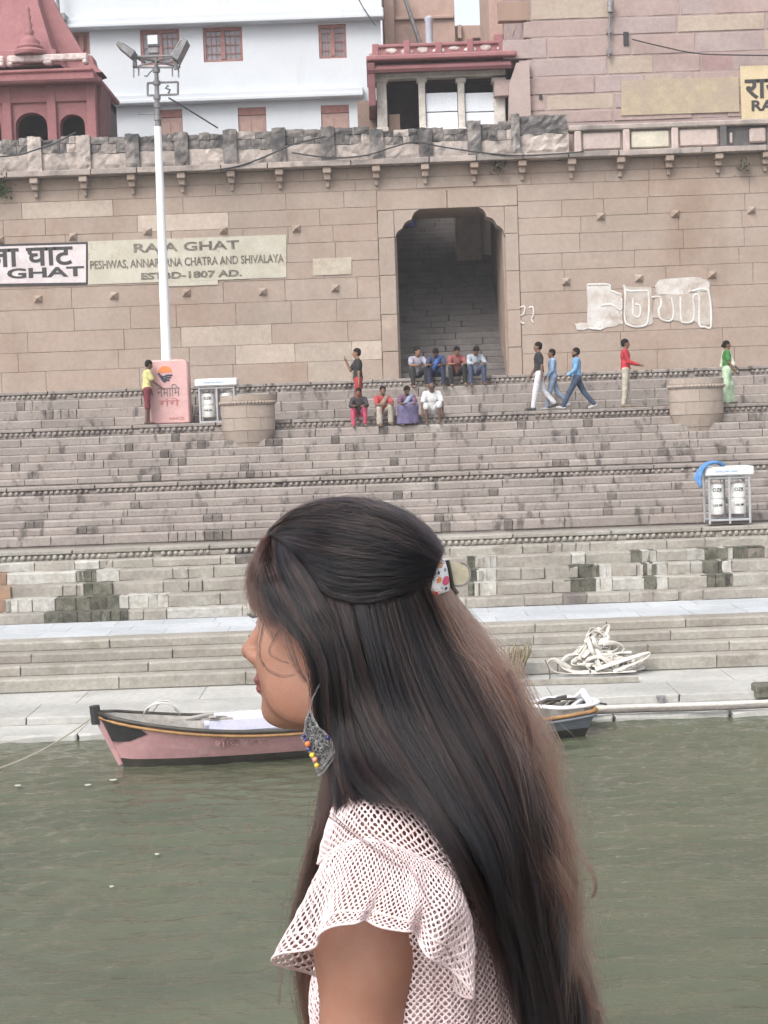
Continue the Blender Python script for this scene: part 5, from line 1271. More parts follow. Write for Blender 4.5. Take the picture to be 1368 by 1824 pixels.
    if shawl is not None:
        f = fld(.02); f.cap(nk-.05*upv+V3(.05, .10, 0), hc+.12*upv+V3(.13, -.12, 0), .07, .09, .06).cap(nk-.05*upv+V3(-.04, .10, 0), hc+.1*upv+V3(-.12, .12, 0), .065, .06, .06)
        wear(f, 'shawl', cloth(shawl))
    f = fld(.0125)
    if not bald:
        f.ell(HP(-.018, 0, .048), (.100, .085, .088), .01, Mh).ell(HP(-.05, 0, -.0), (.062, .079, .075), .02, Mh); f.ell(HP(.078, 0, -.035), (.075, .1, .085), 0, Mh, True)
        if bun: f.ell(HP(-.11, 0, -.01), (.045, .05, .045), .02, Mh)
        wear(f, 'hair', M_HAIRM)
    if beard:
        f = fld(.0125); f.ell(HP(.045, 0, -.075), (.055, .06, .05), .01, Mh).ell(HP(.0, 0, -.05), (.03, .078, .05), .02, Mh); f.ell(HP(.075, 0, -.02), (.06, .05, .05), 0, Mh, True); wear(f, 'beard', M_HAIRM)
    if shoes is not None:
        f = fld()
        for s_ in (1, -1):
            hip, kn, an, ft = Lg[s_]; tip = an+V3(.16*math.cos(ft), 0, -.045+.16*math.sin(ft)*.7); f.cap(an-V3(.035, 0, .03), tip, .044, .034, .02)
        wear(f, 'shoes', cloth(shoes))
    return o

WALK_A = ((24, 6), (-20, 22)); WALK_B = ((30, 4), (-26, 14)); STAND = ((3, 2), (-3, 3))
YWK = Y4+.22
def X_(x, y, Y): return wx(x, y, Y)
zw = Z4
# walkers and standers; facing 180 = towards the left of the picture, 0 = right, -90 = towards the river
person(X_(264, 750, YWK-.1), zw, YWK-.1, 20, 'barefoot man in a yellow shirt and maroon shorts standing before the pink pedestal', 1.60, legs=STAND, arms=((8, .12, 12), (22, .1, 30)), lean=4, nod=14, shirt=(.62, .58, .26), pants=(.17, .035, .045), plen='knee', sk=3)
person(X_(640, 738, YWK+.25), zw, YWK+.25, 185, 'standing man in a black shirt and red shorts holding a hand to his face', 1.72, legs=STAND, arms=((-3, .08, 5), (38, .1, 118)), shirt=(.03, .03, .032), pants=(.42, .04, .05), plen='knee', sk=1)
person(X_(962, 727, YWK), zw, YWK, 178, 'walking man in a black shirt with white shoulder and white trousers', 1.72, legs=((14, 4), (-14, 26)), arms=((-12, .1, 14), (12, .1, 20)), shirt=(.03, .03, .035), pants=(.66, .66, .70), sk=2, shoes=(.06, .06, .06))
person(X_(986, 727, YWK+.3), zw, YWK+.3, 182, 'boy in a pale blue shirt and washed jeans walking close behind the man in black', 1.55, legs=((16, 6), (-18, 24)), arms=((10, .08, 30), (-8, .08, 14)), shirt=(.28, .40, .58), sleeve='long', pants=(.26, .33, .45), sk=2, shoes=(.5, .5, .5))
person(X_(1029, 727, YWK), zw, YWK, 180, 'bearded youth in a bright blue shirt and dark jeans taking a wide stride', 1.62, legs=WALK_B, arms=((16, .1, 40), (-18, .12, 18)), shirt=(.18, .37, .60), sleeve='long', pants=(.05, .075, .13), sk=2, shoes=(.45, .45, .45), beard=True)
person(X_(1116, 724, YWK), zw, YWK, -10, 'man in a long red shirt and cream trousers standing with hands held before him', 1.70, legs=STAND, arms=((18, .06, 55, 12), (18, .06, 55, 12)), shirt=(.48, .035, .05), sleeve='long', pants=(.48, .43, .36), sk=2, shoes=(.25, .2, .15))
person(X_(1296, 716, YWK+.1), zw, YWK+.1, -5, 'woman in a green blouse and pale green sari walking behind the round bastion', 1.58, legs=((10, 4), (-10, 10)), arms=((10, .12, 50, 20), (6, .12, 30)), shirt=(.05, .20, .05), flare=.19, skirt=(.46, .60, .42), shawl=(.56, .55, .45), sk=2, bun=True)
# the four youths on the upper ledge, feet on the step below
zs1 = zc(692, Y5); YS1 = Y5
SITL = ((112, 116), (108, 110))
def seated(x, y, zfoot, seat, Yf, face, label, **kw):
    kw.setdefault('legs', SITL); kw.setdefault('arms', ((48, .2, 40, 24), (48, .2, 40, 24))); kw.setdefault('lean', 24)
    return person(X_(x, y, Yf), zfoot, Yf, face, label, pose='sit', seat=seat, **kw)
st5 = Z5-zc(709, Y5-.32)
zf5 = zc(709, Y5-.32)
for (x, fc, lb, kw) in ((741, -75, 'youth in a pale checked shirt sitting nearest the left jamb of the arch', dict(shirt=(.36, .34, .42), pants=(.035, .033, .035), turn=25, nod=0, sk=1)),
                        (778, -92, 'youth in navy with a bright blue jacket sitting second from the left jamb', dict(shirt=(.045, .055, .11), pants=(.04, .05, .10), shawl=(.07, .16, .46), nod=38, sk=3, lean=26)),
                        (813, -85, 'youth in a rust red shirt and black trousers looking at a phone by the arch', dict(shirt=(.28, .09, .085), pants=(.03, .03, .032), nod=26, sk=1, turn=10)),
                        (845, -80, 'youth in a grey white shirt and blue jeans sitting nearest the right jamb', dict(shirt=(.36, .40, .46), sleeve='long', pants=(.075, .095, .17), nod=36, sk=2, lean=24))):
    seated(x, 690, zf5, st5, Y5+.06, fc, lb, h=1.66, spread=13, group='youths sitting under the arch', **kw)
# the four on the walkers' ledge
zf4 = zc(759, Y4-.3); seat4 = Z4-zf4
for (x, fc, lb, kw) in ((640, -90, 'seated woman in a dark jacket and pink trousers, in front of the standing man', dict(shirt=(.05, .04, .045), sleeve='long', pants=(.52, .09, .16), sk=2, nod=6, bun=True, h=1.52)),
                        (678, -72, 'person in beige trousers with a red shirt and tan scarf on the step edge', dict(shirt=(.46, .06, .07), pants=(.45, .40, .34), shawl=(.36, .26, .2), plen='wide', sk=2, turn=-10, h=1.55, bun=True)),
                        (724, -85, 'woman in a purple checked sari sitting beside the man in white', dict(shirt=(.16, .08, .14), skirt=(.15, .13, .24), shawl=(.33, .38, .52), sk=3, nod=20, turn=20, h=1.55, bun=True)),
                        (770, -90, 'bald man in a white shirt and white wrap sitting at the edge of the ledge', dict(shirt=(.72, .72, .72), pants=(.70, .70, .70), plen='knee', sk=3, nod=34, bald=True, lean=20, h=1.66, arms=((12, .3, 12), (12, .3, 12))))):
    seated(x, 735, zf4, seat4, Y4+.06, fc, lb, spread=10, group='people sitting on the ledge', **kw)
# somebody in blue half hidden on the dark stair
q_ = at(730, 408, YW+8.2); i_ = int((q_.y-(YW+.35))/trd)
person(q_.x, rows_[min(i_, len(rows_)-1)][2], rows_[min(i_, len(rows_)-1)][0]+.15, -60, 'person in violet blue clothes on the dark stair, half hidden by the arch', 1.5, legs=STAND, shirt=(.12, .12, .34), skirt=(.13, .13, .36), sk=2)
# ------------------------------------------------------------------ the woman in front
D0 = 1.62; HX, HY_ = 622, 1108
C0 = np.array([(HX-684)/FPX*D0, (912-HY_)/FPX*D0, D0])
CM3 = np.array(CM.to_3x3())
def fr(x, y, D):                                              # picture position and distance -> her own frame (right, up, away), origin in her head
    return np.array([(x-684)/FPX*D, (912-y)/FPX*D, D])-C0
def toworld(P):
    P = np.asarray(P, float)+C0; return (P*np.array([1, 1, -1]))@CM3.T+np.array([0, 0, H])
AL = R(24)
na = np.array([-math.cos(AL), 0, math.sin(AL)]); la_ = np.array([-math.sin(AL), 0, -math.cos(AL)]); ua = np.array([.03, 1., 0]); ua /= np.linalg.norm(ua)
MH = np.stack([na, la_, ua], 1)
def hp_(a, b, c): return MH@np.array([a*1.06, b, c])
DECK = toworld(fr(700, 1108, D0))[2]-1.52
wloc = Vector((toworld(fr(740, 1700, 1.63))[0], toworld(fr(740, 1700, 1.63))[1], DECK))
def wput(name, V, F, parent, mat, smooth=True):
    me = bpy.data.meshes.new(name); me.from_pydata((toworld(V)-np.array(wloc)).tolist(), [], F)
    if smooth: me.shade_smooth()
    return put(name, me, parent, wloc, 0, (1, 1, 1), mat)
B = SDF((-.30, -.74, -.22), (.26, .17, .22), .0029)
SC = lambda r: (r[0]*1.06, r[1], r[2])
B.ell(hp_(-.012, 0, .035), SC((.092, .074, .086)), .01, MH)
B.ell(hp_(.034, 0, -.028), SC((.056, .060, .082)), .03, MH)
B.ell(hp_(.040, 0, -.072), SC((.048, .046, .040)), .03, MH)
B.ell(hp_(.074, 0, -.100), (.021, .019, .016), .022, MH)
for s_ in (1, -1):
    B.ell(hp_(.052, .040*s_, -.034), (.028, .021, .034), .025, MH)
    B.ell(hp_(.078, .026*s_, .020), (.017, .027, .010), .018, MH)
    B.ell(hp_(.020, .052*s_, -.080), (.040, .014, .024), .025, MH)
    B.ell(hp_(.094, .031*s_, -.002), (.013, .017, .010), 0.0, MH, True)
    B.ell(hp_(.074, .031*s_, -.002), (.0145, .0150, .0125), .004, MH)
B.cap(hp_(.088, 0, .006), hp_(.110, 0, -.033), .0080, .0105, .012)
B.ell(hp_(.1115, 0, -.036), (.0105, .0095, .0085), .006, MH)
for s_ in (1, -1): B.ell(hp_(.099, .0125*s_, -.040), (.012, .0070, .0080), .006, MH)
B.ell(hp_(.088, 0, -.053), (.014, .018, .012), .012, MH)
B.ell(hp_(.0935, 0, -.0655), (.0105, .021, .0058), .005, MH)
B.ell(hp_(.0915, 0, -.0755), (.0100, .019, .0062), .005, MH)
B.ell(hp_(.104, 0, -.0705), (.010, .018, .0013), 0, MH, True)
for s_ in (1, -1): B.ell(hp_(-.004, .073*s_, -.012), (.017, .007, .030), .006, MH); B.ell(hp_(.002, .079*s_, -.008), (.008, .004, .015), .002, MH, True)
B.cap(hp_(-.030, 0, -.055), fr(716, 1420, 1.62), .046, .048, .015)
B.cap(fr(722, 1440, 1.615), fr(700, 1492, 1.55), .045, .048, .03).cap(fr(735, 1455, 1.62), fr(750, 1500, 1.72), .045, .05, .03)
B.cap(fr(690, 1522, 1.515), fr(657, 1680, 1.502), .050, .0478, .03).cap(fr(656, 1690, 1.502), fr(634, 1990, 1.50), .0478, .038, .03)
B.cap(fr(634, 1990, 1.50), fr(520, 2180, 1.52), .038, .027, .02).cap(fr(520, 2180, 1.52), fr(478, 2235, 1.53), .028, .026, .02)
B.cap(fr(755, 1540, 1.63), fr(750, 1850, 1.64), .08, .09, .04).cap(fr(730, 1850, 1.64), fr(735, 2050, 1.64), .10, .10, .06)
for j in range(4): B.cap(fr(478, 2235, 1.51+.018*j), fr(440-3*j, 2275+6*j, 1.50+.019*j), .0092, .0085, .006).cap(fr(440-3*j, 2275+6*j, 1.50+.019*j), fr(432, 2312+4*j, 1.50+.019*j), .0085, .007, .004)
B.cap(fr(505, 2200, 1.50), fr(470, 2200, 1.47), .012, .010, .008).cap(fr(470, 2200, 1.47), fr(440, 2220, 1.465), .010, .008, .004)
m, nt, b = nodes('woman_skin')
P_ = nn(nt, 'ShaderNodeNewGeometry').outputs['Position']
c_ = mixc(nt, rng(nt, noise(nt, P_, 14, 4), .35, .65), (.315, .170, .122), (.272, .138, .096))
c_ = mixc(nt, rng(nt, noise(nt, P_, 420, 3), .62, .75, 0, .25), c_, (.21, .10, .06))
c_ = mixc(nt, rng(nt, noise(nt, P_, 55, 5, .7), .45, .7, 0, .55), c_, (.30, .125, .085))
lm = nn(nt, 'ShaderNodeAttribute', attribute_name='lip').outputs['Fac']
c_ = mixc(nt, lm, c_, (.17, .06, .055))
nt.links.new(c_, b.inputs['Base Color']); b.inputs['Specular IOR Level'].default_value = .35; b.inputs['Roughness'].default_value = .52; b.inputs['Subsurface Weight'].default_value = .12; b.inputs['Subsurface Radius'].default_value = (.012, .004, .002); b.inputs['Subsurface Scale'].default_value = .6
bb = nn(nt, 'ShaderNodeBump', {'Strength': .3, 'Distance': .002, 'Height': noise(nt, P_, 650, 4)}); nt.links.new(bb.outputs[0], b.inputs['Normal'])
M_WSKIN = m
me = B.mesh('person'); V = np.array([v.co for v in me.vertices]); F = [tuple(p.vertices)[::-1] for p in me.polygons]; bpy.data.meshes.remove(me)
woman = wput('person', V, F, None, M_WSKIN)
q_ = V@MH; lipm = ((np.abs(q_[:, 2]+.0705) < .0105) & (q_[:, 0] > .088) & (np.abs(q_[:, 1]) < .024)).astype(np.float32)
at_ = woman.data.attributes.new('lip', 'FLOAT', 'POINT'); at_.data.foreach_set('value', lipm)
tag(woman, 'young woman in profile with very long dark hair and a pink mesh blouse', 'person')
g = MB(); g.ball(fr(704, 1722, 1.4625), (.0018, .0018, .0012), 8, 6); wput('mole', np.array(g.v), [f[::-1] for f in g.f], woman, flat('mole_brown', (.10, .05, .035)))
# eyes
g = MB()
for s_ in (1, -1): pass
ev = []
for s_ in (1, -1):
    g = MB(); c = hp_(.0775, .031*s_, -.002); g.ball(c, .0118, 14, 10); wput('eye', np.array(g.v), [f[::-1] for f in g.f], woman, flat('eye_white', (.7, .68, .66), .2))
    g = MB(); g.ball(c+na*.0075, .0058, 12, 8); wput('iris', np.array(g.v), [f[::-1] for f in g.f], woman, flat('iris_brown', (.02, .012, .008), .1))

# ---- hair: many thousand strands combed through hand-set guide locks
def hull_pt(x, y, grow=0., far=False):
    o = -C0; d = np.array([(x-684)/FPX, (912-y)/FPX, 1.0]); c = hp_(-.020, 0, .026); r = np.array([.106, .088, .104])+grow
    O = (o-c)@MH/r; Dd = d@MH/r; a = Dd@Dd; bq = O@Dd; cc = O@O-1; disc_ = bq*bq-a*cc
    t = (-bq+(math.sqrt(disc_) if far else -math.sqrt(disc_)))/a if disc_ > 0 else -bq/a
    return o+d*t
hm, nt, _ = nodes('dark_hair'); nt.nodes.remove(_)
hb = nn(nt, 'ShaderNodeBsdfHairPrincipled', parametrization='COLOR')
ml = nn(nt, 'ShaderNodeAttribute', attribute_name='mel').outputs['Fac']
nt.links.new(mixc(nt, rng(nt, ml, .55, .96), (.165, .072, .048), (.0045, .0042, .0055)), hb.inputs['Color'])  # brown end: lighter outer hair, with the back-lit rim glow put into its colour
hb.inputs['Roughness'].default_value = .30; hb.inputs['IOR'].default_value = 1.42; hb.inputs['Radial Roughness'].default_value = .35; hb.inputs['Random Roughness'].default_value = .15
nt.links.new(hb.outputs[0], [n for n in nt.nodes if n.type == 'OUTPUT_MATERIAL'][0].inputs[0])
hr = np.random.default_rng(11)
NP = 30
def sheet(guides, N, th, mel=(.96, .9), clump=14, cl=.75, wave=.0, wl=3.2, fuzz=.0012, lens=(.86, 1.0), rad=.00022, spread=0., start=.06, pw=1.):
    G = np.stack([catm(np.array(g_), NP) for g_ in guides]); ng = len(G)
    s_ = hr.random(N)**pw*(ng-1)
    cen = np.sort(hr.random(int(ng*clump)))*(ng-1); kc = cen[np.clip(np.searchsorted((cen[1:]+cen[:-1])/2, s_+hr.normal(0, .12/clump, N)), 0, len(cen)-1)]
    def ev(s):
        i = np.clip(s.astype(int), 0, ng-2); f = (s-i)[:, None, None]; p0 = G[np.clip(i-1, 0, ng-1)]; p1 = G[i]; p2 = G[i+1]; p3 = G[np.clip(i+2, 0, ng-1)]
        return .5*((2*p1)+(-p0+p2)*f+(2*p0-5*p1+4*p2-p3)*f*f+(-p0+3*p1-3*p2+p3)*f**3)
    A, Bc = ev(s_), ev(kc); t = np.linspace(0, 1, NP)[None, :, None]; w = cl*t**.7
    P = A*(1-w)+Bc*w
    depth = hr.random(N)**1.3*th; depth_c = (np.sin(kc*37.1)*.5+.5)*th*.35
    P[:, :, 2] += (depth+depth_c)[:, None]*np.clip(np.linspace(.25, 1.3, NP), 0, 1)[None]
    ph = np.sin(kc*112.9898)*43758.5; ph = (ph-np.floor(ph))*6.283
    tt = np.linspace(0, 1, NP)[None]
    if wave:
        am = wave*np.clip((tt-.25)/.75, 0, 1)**1.2; an = ph[:, None]+tt*wl*6.283*(1+.25*np.sin(ph)[:, None])
        P[:, :, 0] += am*np.sin(an); P[:, :, 2] += am*.8*np.cos(an)
    fz = np.zeros((N, NP, 3))
    for k in range(3):
        f_ = hr.uniform(.6, 2.2, (N, 1)); fz[:, :, k] = np.sin(tt*6.283*f_+hr.uniform(0, 6.28, (N, 1)))*fuzz*hr.exponential(1, (N, 1))
    P += fz*np.clip(tt[..., None]*1.6, .15, 1)
    if spread: P += hr.normal(0, spread, (N, 1, 3))*tt[..., None]
    L = hr.uniform(lens[0], lens[1], N); st_ = hr.uniform(0, start, (N, 1)); u = (st_+tt*(L[:, None]-st_))*(NP-1); i = np.clip(u.astype(int), 0, NP-2); f = (u-i)[..., None]; ar = np.arange(N)[:, None]
    P = P[ar, i]*(1-f)+P[ar, i+1]*f
    m_ = mel[0]+(mel[1]-mel[0])*(s_/max(1, ng-1))**1.6+hr.normal(0, .02, N)+.03*np.sin(ph)
    return P, np.clip(m_, .3, .99), np.full(N, rad)
def hair_object(name, parts, parent):
    P = np.concatenate([p[0] for p in parts]); mel = np.concatenate([p[1] for p in parts]).astype(np.float32); rad = np.concatenate([p[2] for p in parts])
    N = len(P); hc = bpy.data.hair_curves.new(name); hc.add_curves([NP]*N)
    pw = (toworld(P.reshape(-1, 3))-np.array(wloc)).astype(np.float32)
    hc.attributes['position'].data.foreach_set('vector', pw.ravel())
    rr = (rad[:, None]*np.linspace(1.1, .45, NP)[None]).astype(np.float32).ravel()
    a = hc.attributes.get('radius') or hc.attributes.new('radius', 'FLOAT', 'POINT'); a.data.foreach_set('value', rr)
    a = hc.attributes.new('mel', 'FLOAT', 'CURVE'); a.data.foreach_set('value', mel)
    hc.materials.append(hm); o = bpy.data.objects.new(name, hc); o.location = wloc; link(o, parent); return o
S.cycles_curves.shape = 'RIBBONS' if hasattr(S, 'cycles_curves') else None
hull = lambda L, g=0., far=False: [hull_pt(x, y, g, far) for x, y in L]
top = [hull([(502, 972), (538, 1025), (592, 1062), (650, 1072), (712, 1056), (772, 1032)], .004),
       hull([(495, 964), (532, 1000), (592, 1030), (650, 1037), (716, 1030), (776, 1018)], .007),
       hull([(487, 958), (522, 968), (582, 987), (645, 997), (715, 1004), (779, 1009)], .009),
       hull([(478, 955), (512, 938), (572, 940), (645, 951), (718, 974), (783, 1002)], .010),
       hull([(476, 948), (512, 918), (575, 907), (650, 917), (725, 945), (786, 994)], .008),
       hull([(490, 935), (535, 905), (600, 893), (670, 902), (735, 930), (789, 985)], .006),
       hull([(520, 918), (560, 905), (620, 897), (690, 908), (745, 935), (789, 980)], .004, True)]
side = [[hull_pt(484, 956, .005), hull_pt(464, 992, .007), fr(459, 1025, 1.585), fr(468, 1056, 1.568), fr(494, 1098, 1.545), fr(530, 1134, 1.530), fr(552, 1172, 1.525), fr(562, 1225, 1.528), fr(566, 1275, 1.532), fr(582, 1335, 1.535), fr(596, 1400, 1.52), fr(600, 1470, 1.50)],
        [hull_pt(490, 952, .006), hull_pt(484, 996, .009), fr(490, 1034, 1.560), fr(508, 1070, 1.546), fr(530, 1104, 1.532), fr(558, 1146, 1.522), fr(574, 1200, 1.518), fr(580, 1260, 1.520), fr(588, 1320, 1.522), fr(604, 1385, 1.505), fr(622, 1440, 1.47)],
        [hull_pt(496, 950, .006), hull_pt(505, 994, .011), hull_pt(525, 1038, .012), fr(546, 1078, 1.525), fr(568, 1112, 1.517), fr(590, 1154, 1.510), fr(600, 1215, 1.508), fr(605, 1285, 1.510), fr(622, 1350, 1.49), fr(655, 1400, 1.455), fr(700, 1440, 1.432)],
        [hull_pt(502, 950, .006), hull_pt(528, 994, .012), hull_pt(556, 1036, .014), fr(580, 1078, 1.513), fr(600, 1115, 1.507), fr(620, 1160, 1.502), fr(632, 1230, 1.498), fr(650, 1300, 1.492), fr(680, 1360, 1.468), fr(725, 1415, 1.438), fr(780, 1475, 1.425)]]
fall = [[hull_pt(560, 950, -.004), hull_pt(560, 1035, -.002), fr(590, 1120, 1.509), fr(625, 1240, 1.500), fr(680, 1345, 1.470), fr(750, 1440, 1.430), fr(815, 1530, 1.420), fr(868, 1620, 1.435), fr(905, 1720, 1.450), fr(935, 1850, 1.46)],
        [hull_pt(640, 950, -.004), hull_pt(645, 1035, -.003), fr(668, 1150, 1.508), fr(705, 1270, 1.495), fr(765, 1385, 1.455), fr(838, 1500, 1.432), fr(890, 1610, 1.442), fr(922, 1720, 1.455), fr(955, 1860, 1.465)],
        [hull_pt(690, 955, -.004), hull_pt(702, 1035, -.003), fr(735, 1150, 1.517), fr(785, 1270, 1.500), fr(845, 1385, 1.475), fr(900, 1500, 1.465), fr(935, 1620, 1.470), fr(958, 1740, 1.475), fr(985, 1870, 1.48)],
        [hull_pt(735, 965, -.004), hull_pt(755, 1030, -.002), fr(795, 1120, 1.542), fr(850, 1225, 1.528), fr(908, 1345, 1.512), fr(945, 1470, 1.505), fr(965, 1600, 1.505), fr(985, 1730, 1.50), fr(1010, 1880, 1.50)],
        [fr(782, 1030, 1.585), fr(822, 1090, 1.580), fr(873, 1165, 1.572), fr(925, 1255, 1.562), fr(962, 1370, 1.555), fr(985, 1485, 1.55), fr(992, 1610, 1.55), fr(1008, 1730, 1.545), fr(1035, 1880, 1.54)],
        [fr(796, 1040, 1.62), fr(836, 1095, 1.62), fr(890, 1165, 1.615), fr(942, 1250, 1.61), fr(978, 1360, 1.61), fr(1000, 1475, 1.61), fr(1005, 1600, 1.61), fr(1022, 1730, 1.60), fr(1046, 1880, 1.59)],
        [fr(792, 1050, 1.66), fr(830, 1110, 1.67), fr(880, 1185, 1.67), fr(930, 1270, 1.67), fr(962, 1380, 1.67), fr(985, 1495, 1.67), fr(995, 1610, 1.66), fr(1012, 1730, 1.65), fr(1035, 1880, 1.64)]]
for g_ in fall[4:]:                                            # the back edge of the fall hangs a little closer in
    for i_, p_ in enumerate(g_):
        q_ = np.array(p_)+C0; y_ = 912-q_[1]/q_[2]*FPX; q_[0] -= 24*math.exp(-((y_-1290)/190)**2)/FPX*q_[2]; g_[i_] = q_-C0
farf = [[fr(600, 1330, 1.66), fr(580, 1400, 1.665), fr(566, 1470, 1.67), fr(548, 1560, 1.67), fr(530, 1660, 1.67), fr(540, 1760, 1.67), fr(548, 1860, 1.67)],
        [fr(620, 1340, 1.65), fr(598, 1420, 1.655), fr(580, 1500, 1.66), fr(566, 1590, 1.66), fr(555, 1690, 1.66), fr(556, 1780, 1.66), fr(560, 1870, 1.66)]]
neckf = [[fr(568, 1230, 1.55), fr(576, 1310, 1.55), fr(580, 1370, 1.55), fr(572, 1440, 1.54), fr(560, 1520, 1.535), fr(540, 1610, 1.56), fr(520, 1700, 1.58)],
         [fr(640, 1230, 1.54), fr(630, 1310, 1.535), fr(622, 1370, 1.53), fr(608, 1425, 1.53), fr(594, 1480, 1.53), fr(576, 1560, 1.55), fr(556, 1660, 1.57)]]
parts = [sheet(top, 15000, .010, (.985, .95), 8, .5, fuzz=.0016, lens=(.86, 1.0), start=.08),
         sheet(side, 9000, .018, (.96, .97), 9, .6, wave=.0035, wl=1.2, fuzz=.0016, lens=(.78, 1.0)),
         sheet(fall[:4], 15000, .026, (.97, .95), 9, .72, wave=.010, wl=1.7, fuzz=.0024),
         sheet(fall[3:], 17000, .03, (.97, .62), 9, .74, pw=1.6, wave=.021, wl=1.7, fuzz=.0028, lens=(.84, 1.0)),
         sheet([fall[3], fall[4], fall[5]], 4200, .03, (.68, .58), 7, .7, wave=.016, wl=2.3, fuzz=.009, lens=(.6, 1.0), rad=.00016),
         sheet(farf, 2600, .03, (.84, .8), 6, .6, wave=.006, wl=1.5, fuzz=.004, lens=(.6, 1.0)),
         sheet(neckf, 5500, .03, (.9, .9), 6, .5, wave=.003, wl=1.2, fuzz=.002)]
# loose wisps over forehead and temple, flyaways round the crown, curls at the ends
wisp = [[hull_pt(505, 932, .002), hull_pt(476, 952, .004), fr(456, 985, 1.61), fr(441, 1030, 1.615), fr(442, 1070, 1.61), fr(452, 1110, 1.60)],
        [hull_pt(505, 940, .003), hull_pt(484, 960, .005), fr(463, 1000, 1.585), fr(456, 1045, 1.583), fr(465, 1090, 1.575), fr(480, 1130, 1.565)],
        [hull_pt(506, 945, .003), hull_pt(490, 970, .005), fr(472, 1015, 1.575), fr(474, 1060, 1.566), fr(490, 1105, 1.552), fr(515, 1140, 1.54)]]
parts.append(sheet(wisp, 2600, .016, (.86, .93), 7, .45, fuzz=.0022, lens=(.4, .92), rad=.00015, start=.1))
parts.append(sheet(top[2:], 260, .004, (.7, .55), 5, .2, fuzz=.006, lens=(.5, 1.0), rad=.00010))
parts.append(sheet(fall[4:6], 260, .02, (.6, .5), 5, .3, wave=.012, wl=2.2, fuzz=.013, lens=(.35, .95), rad=.00011))
def lock(pts, n, r=.0022, mel=.85, rad=.00015):
    Gp = catm(np.array(pts), NP); t = np.linspace(0, 1, NP)[None, :, None]
    P = Gp[None]+hr.normal(0, r, (n, 1, 3))*(1-.75*t)+.0006*np.sin(t*9+hr.uniform(0, 6, (n, 1, 3)))
    return P, np.full(n, mel), np.full(n, rad)
parts += [lock([fr(480, 1010, 1.575), fr(500, 1075, 1.555), fr(508, 1130, 1.54), fr(525, 1180, 1.528), fr(545, 1215, 1.523)], 60, .006, .9, .00013),
          lock([fr(470, 1000, 1.59), fr(462, 1050, 1.59), fr(470, 1100, 1.578), fr(488, 1140, 1.562)], 50, .006, .85, .00012),
          lock([fr(900, 1180, 1.58), fr(940, 1260, 1.57), fr(985, 1340, 1.565), fr(990, 1420, 1.56), fr(1015, 1500, 1.56), fr(1004, 1570, 1.56)], 120, .010, .66, .00014),
          lock([fr(960, 1520, 1.52), fr(1010, 1600, 1.52), fr(1002, 1680, 1.525), fr(1040, 1760, 1.53), fr(1052, 1830, 1.53)], 160, .009, .7, .00015),
          lock([fr(470, 1105, 1.560), fr(462, 1160, 1.548), fr(475, 1190, 1.535), fr(500, 1203, 1.526), fr(525, 1202, 1.522)], 8, .0016, .95, .00016),
          lock([fr(500, 1120, 1.535), fr(480, 1160, 1.538), fr(495, 1175, 1.530), fr(515, 1182, 1.524)], 6, .0014, .95, .00015),
          lock([fr(985, 1440, 1.56), fr(1020, 1500, 1.55), fr(1050, 1545, 1.545), fr(1062, 1575, 1.545), fr(1055, 1600, 1.55)], 26, .003, .72),
          lock([fr(975, 1470, 1.54), fr(1005, 1530, 1.53), fr(1024, 1570, 1.53), fr(1018, 1600, 1.535), fr(1004, 1612, 1.54)], 40, .004, .8),
          lock([fr(905, 1195, 1.565), fr(930, 1260, 1.55), fr(946, 1320, 1.545), fr(940, 1355, 1.545)], 50, .003, .9),
          lock([fr(1000, 1650, 1.54), fr(1020, 1720, 1.53), fr(1045, 1780, 1.53), fr(1080, 1800, 1.535)], 30, .003, .75),
          lock([fr(530, 1640, 1.66), fr(510, 1700, 1.66), fr(500, 1750, 1.66), fr(498, 1790, 1.66)], 16, .003, .75),
          lock([fr(600, 1290, 1.515), fr(605, 1390, 1.48), fr(650, 1470, 1.432), fr(740, 1560, 1.405), fr(790, 1680, 1.402), fr(820, 1725, 1.405)], 6, .0012, .93, .00012),
          lock([fr(590, 1452, 1.46), fr(625, 1480, 1.438), fr(680, 1520, 1.42), fr(715, 1545, 1.41)], 12, .0022, .95, .00013),
          lock([fr(880, 1560, 1.45), fr(858, 1640, 1.45), fr(850, 1740, 1.45), fr(846, 1830, 1.45)], 8, .0012, .93, .00014),
          lock([fr(905, 1600, 1.45), fr(895, 1700, 1.45), fr(885, 1830, 1.45)], 14, .004, .92, .00014)]
hair_object('hair', parts, woman)
lash = []
for k in range(26):
    s_ = k/25; c = hp_(.083+.004*math.sin(math.pi*s_), .022+.022*s_, .006); lash.append(lock([c, c+na*.006+ua*-.001+la_*.002*(s_-.5), c+na*.011+ua*.003+la_*.004*(s_-.5)], 1, 0, .99, .00022))
for k in range(130):
    s_ = hr.random(); c = hp_(.0955-.028*s_**1.5, .012+.038*s_, .022+.008*math.sin(math.pi*min(1, s_*1.2))+hr.normal(0, .0016)); lash.append(lock([c, c+la_*.004+na*.0005, c+la_*.008-na*.002+ua*.001], 1, 0, .97, .00018))
hair_object('lashes_and_brow', lash, woman)

